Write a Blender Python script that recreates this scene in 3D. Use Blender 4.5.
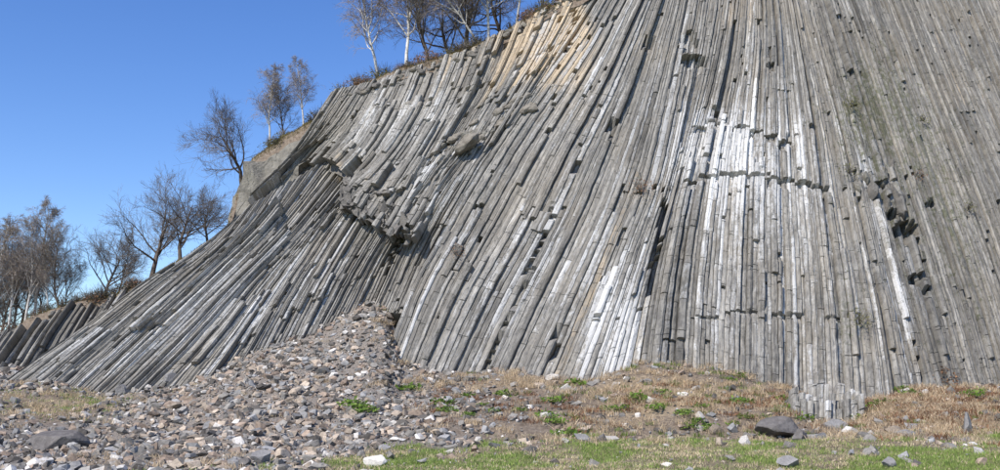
import bpy, bmesh, math, random
import numpy as np
from mathutils import Vector, Matrix

# ------------------------------------------------------------------ clear
for o in list(bpy.data.objects):
    bpy.data.objects.remove(o, do_unlink=True)
scene = bpy.context.scene
COL = scene.collection
RNG = np.random.default_rng(7)
K = 1.6                       # metres per design unit
F_PX = 1000.0                 # focal length in photo pixels (photo 1000 x 470)
PITCH = math.atan(0.165)
CAM_H = 1.7                   # design units

# ------------------------------------------------------------------ camera
cam_d = bpy.data.cameras.new('camera')
cam = bpy.data.objects.new('camera', cam_d)
COL.objects.link(cam)
cam.location = (0, 0, CAM_H * K)
cam.rotation_euler = (math.pi / 2 + PITCH, 0, 0)
cam_d.sensor_width = 36.0
cam_d.lens = 36.0 * F_PX / 1000.0
cam_d.clip_start = 0.1
cam_d.clip_end = 5000
scene.camera = cam

# ------------------------------------------------------------------ world, sun, exposure
SUN_EL, SUN_AZ = math.radians(45), math.radians(38)     # azimuth: to the left of straight behind the camera
to_sun = Vector((-math.sin(SUN_AZ) * math.cos(SUN_EL), -math.cos(SUN_AZ) * math.cos(SUN_EL), math.sin(SUN_EL)))
world = bpy.data.worlds.new('World')
scene.world = world
world.use_nodes = True
wn = world.node_tree
wn.nodes.clear()
sky = wn.nodes.new('ShaderNodeTexSky')
sky.sky_type = 'NISHITA'
sky.sun_disc = False
sky.sun_elevation = SUN_EL
sky.sun_rotation = math.atan2(to_sun.x, to_sun.y)
sky.altitude = 600
sky.air_density = 1.0
sky.dust_density = 0.1
sky.ozone_density = 2.0
bg = wn.nodes.new('ShaderNodeBackground')
bg.inputs['Strength'].default_value = 0.145
wo = wn.nodes.new('ShaderNodeOutputWorld')
hsv = wn.nodes.new('ShaderNodeHueSaturation')      # the photograph's saturated blue, the whole sky alike
hsv.inputs['Saturation'].default_value = 1.27
hsv.inputs['Hue'].default_value = 0.514
wn.links.new(sky.outputs[0], hsv.inputs['Color'])
wn.links.new(hsv.outputs[0], bg.inputs[0])
wn.links.new(bg.outputs[0], wo.inputs[0])

sun_d = bpy.data.lights.new('sun', 'SUN')
sun_d.energy = 4.5
sun_d.angle = math.radians(0.53)
sun_d.color = (1.0, 0.94, 0.85)
sun = bpy.data.objects.new('sun', sun_d)
COL.objects.link(sun)
sun.location = (-40, -40, 60)
sun.rotation_euler = to_sun.to_track_quat('Z', 'Y').to_euler()

vs = scene.view_settings
vs.view_transform = 'Standard'
vs.look = 'None'
vs.exposure = 0.38
vs.gamma = 1.0
vs.use_curve_mapping = False

# ------------------------------------------------------------------ helpers: noise, projection
def _hash(ix, iy, iz, seed):
    h = (ix * 374761393 + iy * 668265263 + iz * 2147483647 + seed * 1274126177) & 0xFFFFFFFF
    h = ((h ^ (h >> 13)) * 1274126177) & 0xFFFFFFFF
    h = ((h ^ (h >> 16)) * 2246822519) & 0xFFFFFFFF
    return ((h ^ (h >> 15)) & 0xFFFFFF) / float(0xFFFFFF)

def vnoise(p, seed=0):
    """value noise in -1..1, p (...,3)"""
    p = np.asarray(p, float)
    i = np.floor(p).astype(np.int64)
    f = p - i
    f = f * f * (3 - 2 * f)
    x, y, z = i[..., 0], i[..., 1], i[..., 2]
    fx, fy, fz = f[..., 0], f[..., 1], f[..., 2]
    def c(a, b, d):
        return _hash(x + a, y + b, z + d, seed)
    a = c(0,0,0) * (1-fx) + c(1,0,0) * fx
    b = c(0,1,0) * (1-fx) + c(1,1,0) * fx
    d = c(0,0,1) * (1-fx) + c(1,0,1) * fx
    e = c(0,1,1) * (1-fx) + c(1,1,1) * fx
    return ((a*(1-fy) + b*fy) * (1-fz) + (d*(1-fy) + e*fy) * fz) * 2 - 1

def fbm(p, octv=4, seed=0):
    p = np.asarray(p, float)
    r = 0; a = 0.5
    for k in range(octv):
        r = r + a * vnoise(p * (2.03 ** k) + 17.3 * k, seed + k)
        a *= 0.5
    return r

def sstep(a, b, x):
    t = np.clip((x - a) / (b - a), 0, 1)
    return t * t * (3 - 2 * t)

CP, SP = math.cos(PITCH), math.sin(PITCH)
def ray(x, y):
    x = np.asarray(x, float); y = np.asarray(y, float)
    dx = (x - 500) / F_PX
    dz = (235 - y) / F_PX
    Y = CP - dz * SP
    Z = SP + dz * CP
    return dx / Y, Z / Y              # per unit of depth Y

def at(x, y, Y):
    """point (design units) seen at photo pixel x, y, standing at depth Y"""
    rx, rz = ray(x, y)
    Y = np.asarray(Y, float)
    return np.stack([rx * Y, Y + 0 * rx, CAM_H + rz * Y], -1)

def proj(P):
    """photo pixel of a point given in design units"""
    X, Y, Z = P[..., 0], P[..., 1], P[..., 2] - CAM_H
    fwd = Y * CP + Z * SP
    up = -Y * SP + Z * CP
    return 500 + F_PX * X / fwd, 235 - F_PX * up / fwd

def on_surface(x, y, surf):
    rx, rz = ray(x, y)
    Y = np.full(np.shape(rx), 35.0)
    for _ in range(40):
        Y = 0.5 * Y + 0.5 * surf(rx * Y, CAM_H + rz * Y)
    return np.stack([rx * Y, Y, CAM_H + rz * Y], -1)

# ------------------------------------------------------------------ helpers: objects
def mesh_from(name, V, faces, mat=None, attrs=None, smooth=False):
    """V (n,3) in metres, faces: list of tuples or an (m,k) int array"""
    me = bpy.data.meshes.new(name)
    V = np.asarray(V, np.float32)
    if isinstance(faces, np.ndarray): groups = [faces]
    else:
        by = {}
        for f in faces: by.setdefault(len(f), []).append(f)
        groups = [np.array(v) for v in by.values()]
    flat = np.concatenate([g.ravel() for g in groups]).astype(np.int32)
    tot = np.concatenate([np.full(len(g), g.shape[1], np.int32) for g in groups])
    me.vertices.add(len(V)); me.vertices.foreach_set('co', V.ravel())
    me.loops.add(len(flat)); me.loops.foreach_set('vertex_index', flat)
    me.polygons.add(len(tot))
    me.polygons.foreach_set('loop_start', np.r_[0, np.cumsum(tot)[:-1]].astype(np.int32))
    me.update(calc_edges=True)
    if attrs:
        for an, (typ, dat) in attrs.items():
            a = me.attributes.new(an, typ, 'POINT')
            a.data.foreach_set('color' if typ == 'FLOAT_COLOR' else 'vector', np.asarray(dat, np.float32).ravel())
    if smooth: me.shade_smooth()
    else: me.shade_flat()
    if mat: me.materials.append(mat)
    return me

def link(name, data=None, parent=None, loc=None):
    o = bpy.data.objects.new(name, data)
    COL.objects.link(o)
    if parent is not None: o.parent = parent
    if loc is not None: o.location = loc
    return o

def tag(o, label=None, cat=None, group=None, kind=None):
    if label: o['label'] = label
    if cat: o['category'] = cat
    if group: o['group'] = group
    if kind: o['kind'] = kind
    return o

# ------------------------------------------------------------------ materials
class NT:
    def __init__(self, name, rough=0.9, spec=0.2):
        self.m = bpy.data.materials.new(name)
        self.m.use_nodes = True
        self.t = self.m.node_tree
        self.t.nodes.clear()
        self.b = self.n('ShaderNodeBsdfPrincipled')
        self.o = self.n('ShaderNodeOutputMaterial')
        self.l(self.b.outputs[0], self.o.inputs[0])
        self.b.inputs['Roughness'].default_value = rough
        self.b.inputs['Specular IOR Level'].default_value = spec
    def n(self, t, **kw):
        x = self.t.nodes.new(t)
        for k, v in kw.items(): setattr(x, k, v)
        return x
    def l(self, a, b): self.t.links.new(a, b)
    def put(self, sock, v):
        if hasattr(v, 'links') or hasattr(v, 'is_linked'): self.l(v, sock)
        elif isinstance(v, (tuple, list)) and len(v) == 3 and sock.type == 'RGBA': sock.default_value = (*v, 1)
        else: sock.default_value = v
    def noise(self, vec, scale, detail=4, rough=0.6, dist=0.0):
        x = self.n('ShaderNodeTexNoise')
        if vec is not None: self.l(vec, x.inputs['Vector'])
        x.inputs['Scale'].default_value = scale
        x.inputs['Detail'].default_value = detail
        x.inputs['Roughness'].default_value = rough
        x.inputs['Distortion'].default_value = dist
        return x.outputs['Fac']
    def math(self, op, a, b=0.0, c=0.0):
        x = self.n('ShaderNodeMath', operation=op)
        self.put(x.inputs[0], a); self.put(x.inputs[1], b)
        if op in ('MULTIPLY_ADD',): self.put(x.inputs[2], c)
        return x.outputs[0]
    def ramp(self, fac, a, b, lo=0.0, hi=1.0):
        x = self.n('ShaderNodeMapRange', interpolation_type='SMOOTHSTEP')
        self.put(x.inputs[0], fac)
        self.put(x.inputs[1], a); self.put(x.inputs[2], b)
        x.inputs[3].default_value = lo; x.inputs[4].default_value = hi
        return x.outputs[0]
    def mix(self, fac, a, b, blend='MIX'):
        x = self.n('ShaderNodeMix', data_type='RGBA', blend_type=blend)
        self.put(x.inputs[0], fac); self.put(x.inputs[6], a); self.put(x.inputs[7], b)
        return x.outputs[2]
    def vmul(self, vec, v):
        x = self.n('ShaderNodeVectorMath', operation='MULTIPLY')
        self.l(vec, x.inputs[0]); x.inputs[1].default_value = v
        return x.outputs[0]
    def obj(self): return self.n('ShaderNodeTexCoord').outputs['Object']
    def geo(self): return self.n('ShaderNodeNewGeometry').outputs['Position']
    def attr(self, name): return self.n('ShaderNodeAttribute', attribute_name=name)
    def sep(self, v):
        x = self.n('ShaderNodeSeparateColor'); self.l(v, x.inputs[0]); return x.outputs
    def bump(self, h, strength, dist):
        x = self.n('ShaderNodeBump')
        x.inputs['Strength'].default_value = strength
        x.inputs['Distance'].default_value = dist
        self.l(h, x.inputs['Height']); self.l(x.outputs[0], self.b.inputs['Normal'])
    def color(self, c): self.put(self.b.inputs['Base Color'], c)

def mat_column():
    """weathered basalt; attribute tone = (brightness, white crust, iron stain, moss), cc = (across, along, id) in metres"""
    m = NT('basalt', 0.92, 0.15)
    cc = m.attr('cc').outputs['Vector']
    ta = m.attr('tone')
    r, g, b = m.sep(ta.outputs['Color'])[:3]
    moss = ta.outputs['Alpha']
    pos = m.geo()
    long_ = m.noise(m.vmul(cc, (4.0, 0.5, 1.0)), 1.0, 6, 0.68)
    mid = m.noise(m.vmul(cc, (8.0, 2.2, 1.0)), 1.0, 5, 0.65)
    fine = m.noise(pos, 9.0, 6, 0.72)
    big = m.noise(pos, 0.35, 3, 0.5)
    base = m.mix(m.ramp(long_, 0.3, 0.7), (0.178, 0.168, 0.152), (0.355, 0.338, 0.305))
    base = m.mix(m.ramp(mid, 0.42, 0.66, 0, 0.6), base, (0.115, 0.11, 0.105))
    base = m.mix(m.ramp(big, 0.4, 0.7, 0, 0.35), base, (0.26, 0.225, 0.175))
    # iron stain
    st = m.math('ADD', m.math('MULTIPLY', mid, 0.5), m.math('MULTIPLY', long_, 0.6))
    stm = m.ramp(m.math('ADD', st, m.math('MULTIPLY', b, 0.62)), 0.80, 1.12)
    base = m.mix(stm, base, m.mix(fine, (0.38, 0.29, 0.19), (0.56, 0.47, 0.35)))
    # pale crust in streaks
    li = m.math('ADD', m.math('MULTIPLY', long_, 0.50), m.math('ADD', m.math('MULTIPLY', mid, 0.42), m.math('MULTIPLY', fine, 0.30)))
    lim = m.ramp(m.math('ADD', li, m.math('MULTIPLY', g, 0.52)), 0.68, 0.85)
    base = m.mix(m.math('MULTIPLY', lim, 0.82), base, m.mix(fine, (0.42, 0.415, 0.405), (0.66, 0.655, 0.64)))
    # dark / olive lichen specks
    sp = m.noise(pos, 3.2, 6, 0.75)
    base = m.mix(m.ramp(sp, 0.55, 0.66, 0, 0.65), base, (0.085, 0.085, 0.078))
    mo = m.ramp(m.math('ADD', sp, m.math('MULTIPLY', moss, 0.35)), 0.66, 0.85, 0, 0.8)
    base = m.mix(mo, base, (0.12, 0.125, 0.075))
    sc = m.n('ShaderNodeVectorMath', operation='SCALE')
    m.l(base, sc.inputs[0]); m.l(r, sc.inputs['Scale'])
    m.color(sc.outputs[0])
    h = m.math('ADD', m.math('MULTIPLY', mid, 0.6), m.math('MULTIPLY', fine, 0.7))
    m.bump(h, 0.85, 0.08)
    return m.m

def mat_rock(name, c1, c2, c3=None, use_random=False, scale=1.0):
    m = NT(name, 0.9, 0.2)
    co = m.obj()
    a = m.noise(co, 2.2 * scale, 5, 0.65)
    f = m.noise(co, 11 * scale, 6, 0.7)
    col = m.mix(m.ramp(a, 0.3, 0.7), c1, c2)
    if c3: col = m.mix(m.ramp(f, 0.52, 0.7, 0, 0.75), col, c3)
    if use_random:
        oi = m.n('ShaderNodeObjectInfo')
        v = m.ramp(oi.outputs['Random'], 0, 1, 0.65, 1.3)
        sc = m.n('ShaderNodeVectorMath', operation='SCALE')
        m.l(col, sc.inputs[0]); m.l(v, sc.inputs['Scale']); col = sc.outputs[0]
    m.color(col)
    m.bump(m.math('ADD', a, f), 0.7, 0.06 / scale)
    return m.m

def mat_attr(name, rough=0.9, noise_scale=8.0, bump=0.4, trans=0.0):
    """colour straight from the 'tone' attribute with grain"""
    m = NT(name, rough, 0.15)
    f = m.noise(m.geo(), noise_scale, 4, 0.7)
    v = m.ramp(f, 0.25, 0.75, 0.7, 1.3)
    sc = m.n('ShaderNodeVectorMath', operation='SCALE')
    m.l(m.attr('tone').outputs['Color'], sc.inputs[0]); m.l(v, sc.inputs['Scale'])
    m.color(sc.outputs[0])
    if bump: m.bump(f, bump, 0.04)
    if trans:
        tr = m.n('ShaderNodeBsdfTranslucent')
        m.l(sc.outputs[0], tr.inputs[0])
        mx = m.n('ShaderNodeMixShader'); mx.inputs[0].default_value = trans
        m.l(m.b.outputs[0], mx.inputs[1]); m.l(tr.outputs[0], mx.inputs[2]); m.l(mx.outputs[0], m.o.inputs[0])
    return m.m

def mat_soil(name):
    """attribute tone: r = gravelly, g = green turf, b = dry litter"""
    m = NT(name, 0.95, 0.1)
    r, g, b = m.sep(m.attr('tone').outputs['Color'])[:3]
    pos = m.geo()
    n1 = m.noise(pos, 1.1, 6, 0.7); n2 = m.noise(pos, 6.0, 6, 0.75); n3 = m.noise(pos, 22, 4, 0.7)
    soil = m.mix(m.ramp(n2, 0.3, 0.7), (0.13, 0.10, 0.075), (0.30, 0.245, 0.19))
    grav = m.mix(m.ramp(n3, 0.35, 0.65), (0.13, 0.115, 0.10), (0.36, 0.315, 0.27))
    col = m.mix(m.ramp(m.math('ADD', r, n1), 0.8, 1.3), soil, grav)
    dry = m.mix(m.ramp(n3, 0.3, 0.7), (0.24, 0.18, 0.12), (0.46, 0.37, 0.25))
    col = m.mix(m.ramp(m.math('ADD', b, n2), 0.85, 1.25), col, dry)
    gr = m.mix(m.ramp(n2, 0.3, 0.7), (0.13, 0.16, 0.06), (0.26, 0.24, 0.12))
    col = m.mix(m.ramp(m.math('ADD', g, n2), 0.85, 1.15), col, gr)
    m.color(col)
    m.bump(m.math('ADD', n2, n3), 0.8, 0.08)
    return m.m

def mat_bark(name, a, b, bands=None):
    m = NT(name, 0.9, 0.1)
    co = m.obj()
    n = m.noise(m.vmul(co, (6, 6, 2)), 1.0, 5, 0.7)
    col = m.mix(m.ramp(n, 0.35, 0.65), a, b)
    if bands:
        n2 = m.noise(m.vmul(co, (1.5, 1.5, 9)), 1.0, 4, 0.6)
        col = m.mix(m.ramp(n2, 0.56, 0.64, 0, 0.85), col, bands)
    m.color(col)
    return m.m

M_COL = mat_column()
M_BACK = mat_rock('shattered_basalt', (0.10, 0.095, 0.088), (0.19, 0.175, 0.155), (0.07, 0.066, 0.062))
M_BROWN = mat_rock('brown_basalt', (0.13, 0.115, 0.095), (0.27, 0.245, 0.205), (0.07, 0.063, 0.053))
M_BLOCK = mat_rock('massive_basalt', (0.15, 0.14, 0.12), (0.25, 0.235, 0.20), (0.09, 0.085, 0.075), scale=0.7)
M_TAN = mat_rock('stained_basalt', (0.30, 0.24, 0.17), (0.50, 0.40, 0.28), (0.20, 0.165, 0.12), scale=1.0)
M_SOIL = mat_soil('soil')
M_RUBBLE = mat_attr('rubble', 0.9, 7.0, 0.6)
M_GRASS = mat_attr('grass', 0.8, 2.0, 0.0, 0.3)
M_BIRCH = mat_bark('birch_bark', (0.42, 0.40, 0.37), (0.66, 0.64, 0.60), (0.10, 0.085, 0.075))
M_BARK = mat_bark('dark_bark', (0.075, 0.06, 0.05), (0.17, 0.14, 0.115))
M_TWIG_B = mat_bark('birch_twig', (0.22, 0.185, 0.16), (0.32, 0.27, 0.235))
M_TWIG = mat_bark('twig', (0.12, 0.108, 0.097), (0.19, 0.17, 0.155))
M_BUD = mat_attr('bud_leaf', 0.8, 2.0, 0.0, 0.35)

# ------------------------------------------------------------------ cliff surfaces: depth Y as a function of X and Z (design units)
def surf_main(X, Z):
    xk = 13.3 - 0.08 * (Z - 2)
    sp = np.log1p(np.exp(np.clip((X - xk) * 2.5, -30, 30))) / 2.5
    xc = np.minimum(X, 14.5)
    return 32 + 0.42 * (Z - 2.5) + 0.012 * (xc - 6) ** 2 + 0.34 * sp
def surf_fan(X, Z):
    bl = 2.1 * sstep(5.0, 10.0, Z) * sstep(-6.5, -1.5, X)
    return 34 + 0.5 * (Z - 2) - bl + 0.004 * np.maximum(0, -X - 8) ** 2
def surf_shoulder(X, Z):
    return surf_main(X, Z) + .62 * np.exp(-((X + 7.8) / 1.7) ** 2) * (1 - sstep(11.0, 13.0, Z))
def surf_over(X, Z):
    return surf_main(X, Z) + 0.02
def surf_outcrop(X, Z):
    return 37.6 + 0.45 * (Z - 2.5)
def surf_block(X, Z):
    return surf_main(X, Z) + 0.35
def surf_stub(X, Z):
    return 29.6 + 0.3 * (Z - 1.5)

def catmull(P, n):
    P = np.asarray(P, float)
    d = np.r_[0, np.cumsum(np.linalg.norm(np.diff(P, axis=0), axis=1))]
    Q = np.vstack([2 * P[0] - P[1], P, 2 * P[-1] - P[-2]])
    u = np.linspace(0, d[-1], n)
    k = np.clip(np.searchsorted(d, u, side='right') - 1, 0, len(P) - 2)
    f = ((u - d[k]) / (d[k + 1] - d[k]))[:, None]
    p0, p1, p2, p3 = Q[k], Q[k + 1], Q[k + 2], Q[k + 3]
    return 0.5 * (2*p1 + (p2-p0)*f + (2*p0-5*p1+4*p2-p3)*f**2 + (3*p1-p0-3*p2+p3)*f**3)

class Zone:
    NS, NTT = 260, 150
    def __init__(self, guides, surf, ext=(0.06, 0.0)):
        G = []
        for g in guides:
            g = [np.array(p, float) for p in g]
            a = g[0] + (g[0] - g[1]) * ext[0] * len(g)
            b = g[-1] + (g[-1] - g[-2]) * ext[1] * len(g)
            G.append(catmull([a] + g + [b] if ext[1] > 0 else [a] + g, self.NTT))
        G = np.array(G)
        Q = np.concatenate([2 * G[:1] - G[1:2], G, 2 * G[-1:] - G[-2:-1]])
        u = np.linspace(0, len(G) - 1, self.NS); k = np.clip(u.astype(int), 0, len(G) - 2); f = (u - k)[:, None, None]
        p0, p1, p2, p3 = Q[k], Q[k + 1], Q[k + 2], Q[k + 3]
        px = 0.5 * (2*p1 + (p2-p0)*f + (2*p0-5*p1+4*p2-p3)*f**2 + (3*p1-p0-3*p2+p3)*f**3)
        self.ng = len(G)
        self.px = px
        self.P = on_surface(px[..., 0], px[..., 1], surf)
        mid = self.P[:, self.NTT // 3]
        self.sw = np.r_[0, np.cumsum(np.linalg.norm(np.diff(mid, axis=0), axis=1))]   # width along s (units)
        self.width = self.sw[-1]
        self.tl = np.r_[0, np.cumsum(np.linalg.norm(np.diff(self.P[self.NS // 2], axis=0), axis=1))]
        self.length = self.tl[-1]
    def w_at(self, g): return float(np.interp(g / (self.ng - 1), np.linspace(0, 1, self.NS), self.sw))
    def s_of(self, w): return np.interp(w, self.sw, np.linspace(0, 1, self.NS))
    def ev(self, s, t, A=None):
        A = self.P if A is None else A
        fs = np.clip(np.asarray(s) * (self.NS - 1), 0, self.NS - 1.0001)
        ft = np.clip(np.asarray(t) * (self.NTT - 1), 0, self.NTT - 1.0001)
        i, j = fs.astype(int), ft.astype(int)
        a, b = (fs - i)[..., None], (ft - j)[..., None]
        return (A[i, j]*(1-a) + A[i+1, j]*a)*(1-b) + (A[i, j+1]*(1-a) + A[i+1, j+1]*a)*b
    def normal(self, s, t):
        e = 0.02
        du = self.ev(np.minimum(s + e, 1), t) - self.ev(np.maximum(s - e, 0), t)
        dv = self.ev(s, np.minimum(t + e, 1)) - self.ev(s, np.maximum(t - e, 0))
        n = np.cross(du, dv)
        n /= np.linalg.norm(n, axis=-1, keepdims=True) + 1e-9
        n = np.where((n[..., 1:2] > 0), -n, n)
        return n

def blobs(x, y, L):
    r = np.zeros(np.shape(x))
    for (cx, cy, rx, ry, w) in L:
        r = r + w * np.exp(-((x - cx) / rx) ** 2 - ((y - cy) / ry) ** 2)
    return r

# where the rock carries pale crust, iron stain, moss (photo pixels -> stays on the rock)
CRUST = [(760, 170, 75, 90, .42), (715, 150, 40, 40, .35), (615, 330, 28, 75, .55), (650, 130, 60, 60, .2), (540, 250, 60, 60, .25),
         (770, 330, 90, 70, .18), (440, 180, 30, 60, .3), (400, 110, 70, 50, .15), (210, 300, 90, 70, .27), (120, 350, 60, 40, .22), (300, 270, 50, 50, .1), (868, 165, 9, 25, .3), (884, 215, 9, 28, .25), (904, 300, 12, 45, .22),
         (870, 170, 14, 120, .12), (905, 300, 20, 80, .2), (560, 50, 40, 60, .25), (965, 110, 30, 60, .05), (250, 190, 40, 30, .25),
         (480, 330, 60, 60, .1), (980, 230, 60, 200, -.18), (900, 60, 60, 80, -.25), (830, 400, 40, 25, .12), (480, 230, 30, 60, -.1)]
STAIN = [(560, 42, 36, 55, 1.25), (530, 20, 45, 30, .75), (500, 70, 40, 40, .3), (465, 60, 60, 40, .3), (735, 10, 45, 40, .55), (612, 330, 20, 60, .45),
         (340, 165, 6, 25, .9), (690, 100, 60, 60, .2), (960, 60, 50, 90, .32), (1000, 200, 60, 100, .15), (700, 150, 25, 20, .5),
         (120, 330, 60, 40, -.2)]
MOSS = [(900, 120, 80, 100, .5), (960, 250, 80, 120, .45), (855, 320, 20, 40, .4), (640, 195, 25, 20, .3), (860, 100, 30, 60, .4), (560, 260, 40, 20, .2)]
# pieces fallen out: cx, cy, rx, ry, depth (units)
HOLES = [(694, 62, 15, 8, .38), (690, 42, 8, 12, .25), (906, 229, 12, 9, .55), (893, 214, 6, 6, .4), (881, 186, 8, 6, .4), (917, 242, 4, 4, .4),
         (930, 205, 5, 5, .35), (916, 277, 6, 4, .35), (926, 290, 3, 3, .35), (650, 40, 6, 6, .3), 
         (692, 182, 9, 2.0, .22), (709, 177, 9, 1.8, .22), (724, 174, 6, 2.2, .26), (738, 175, 9, 2.6, .3), (755, 176, 9, 2.4, .3), (774, 179, 9, 1.8, .24), (790, 180, 7, 2, .26), (803, 183, 8, 2.4, .28), (820, 188, 9, 3, .32), (742, 127, 7, 2.2, .24), (756, 132, 7, 1.8, .22), (770, 137, 7, 1.8, .22), (786, 142, 7, 2.6, .28), (716, 122, 9, 2, .2), (700, 126, 8, 1.8, .2), (672, 340, 12, 1.4, .12), (705, 318, 14, 1.4, .12), (745, 312, 18, 1.4, .12), (790, 314, 18, 1.4, .12), (835, 318, 12, 1.4, .12),
         (613, 125, 5, 8, .3), (556, 330, 3, 6, .3), (480, 205, 4, 3, .3), (577, 165, 4, 4, .3), (716, 110, 5, 4, .25), (770, 66, 5, 3, .25)]
DARKG = [(655, 235, 4, 40), (518, 300, 4, 60), (486, 345, 4, 40)]

# darker and lighter bodies of basalt, and shade painted on the fan's right side
TONE_SHADE = [(640, 130, 40, 45, -.20), (680, 290, 30, 70, -.14), (470, 230, 50, 60, -.12), (370, 250, 40, 50, -.16), (830, 60, 60, 70, -.08), (740, 190, 70, 60, .12), (610, 330, 25, 60, .16), (300, 130, 60, 40, .05), (430, 110, 60, 40, .10), (930, 300, 60, 80, -.10)]
# rock that has shed many chips
CHIPPED = [(555, 45, 38, 55, 26), (500, 110, 50, 30, 8), (370, 200, 40, 30, 9), (690, 60, 25, 20, 8), (890, 200, 40, 35, 7), (240, 250, 60, 30, 6), (640, 180, 30, 20, 6), (730, 130, 60, 60, 2)]

def crack(x0, y0, x1, y1, n, d, rx=3.2):
    for f in np.linspace(0, 1, n): HOLES.append((x0 + (x1 - x0) * f, y0 + (y1 - y0) * f, rx, abs(y1 - y0) / n * .75, d))
crack(649, 288, 664, 206, 9, .42, 3.6); crack(488, 366, 522, 288, 9, .25, 2.4); crack(516, 304, 552, 214, 10, .25, 2.4); crack(556, 345, 560, 330, 2, .3, 3); crack(386, 270, 408, 228, 5, .3, 3.5)

PROFILES = [
    [(-.5, -.50), (-.30, -.03), (.26, .02), (.5, -.46)],
    [(-.5, -.40), (-.05, .14), (.5, -.42)],
    [(-.5, -.28), (-.16, .10), (.36, -.04), (.5, -.50)],
    [(-.5, -.52), (-.38, -.06), (.14, .10), (.5, -.30)],
    [(-.5, -.36), (-.36, .0), (.05, .07), (.38, -.02), (.5, -.38)],
]
def profile(rng, n_sub=2, flat=1.0):
    pr = np.array(PROFILES[rng.integers(len(PROFILES))], float)
    pr[:, 1] *= flat * rng.uniform(0.45, 0.9)
    pr[1:-1] += rng.normal(0, 0.025, pr[1:-1].shape)
    if rng.random() < .5: pr = pr[::-1] * np.array([-1, 1])
    out = [pr[0]]
    for i in range(len(pr) - 1):                                # blunt corners
        a, b = pr[i], pr[i + 1]
        out += [a * .93 + b * .07, a * .07 + b * .93] if 0 < i < len(pr) - 2 else ([a * .07 + b * .93] if i == 0 else [a * .93 + b * .07])
    out.append(pr[-1])
    out = np.array(out)
    fine = [out[0]]
    for a, b in zip(out[:-1], out[1:]):                          # ribs along broad facets
        if np.hypot(*(b - a)) > .22:
            fine.append((a + b) / 2 + np.array([rng.normal(0, .04), rng.normal(0, .045)]))
        fine.append(b)
    out = np.array(fine)
    out[:, 0] *= .95
    ck = rng.uniform(.18, .5, 2)
    return np.vstack([[-.495, out[0, 1] - ck[0]], out, [.495, out[-1, 1] - ck[1]]])

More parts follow.
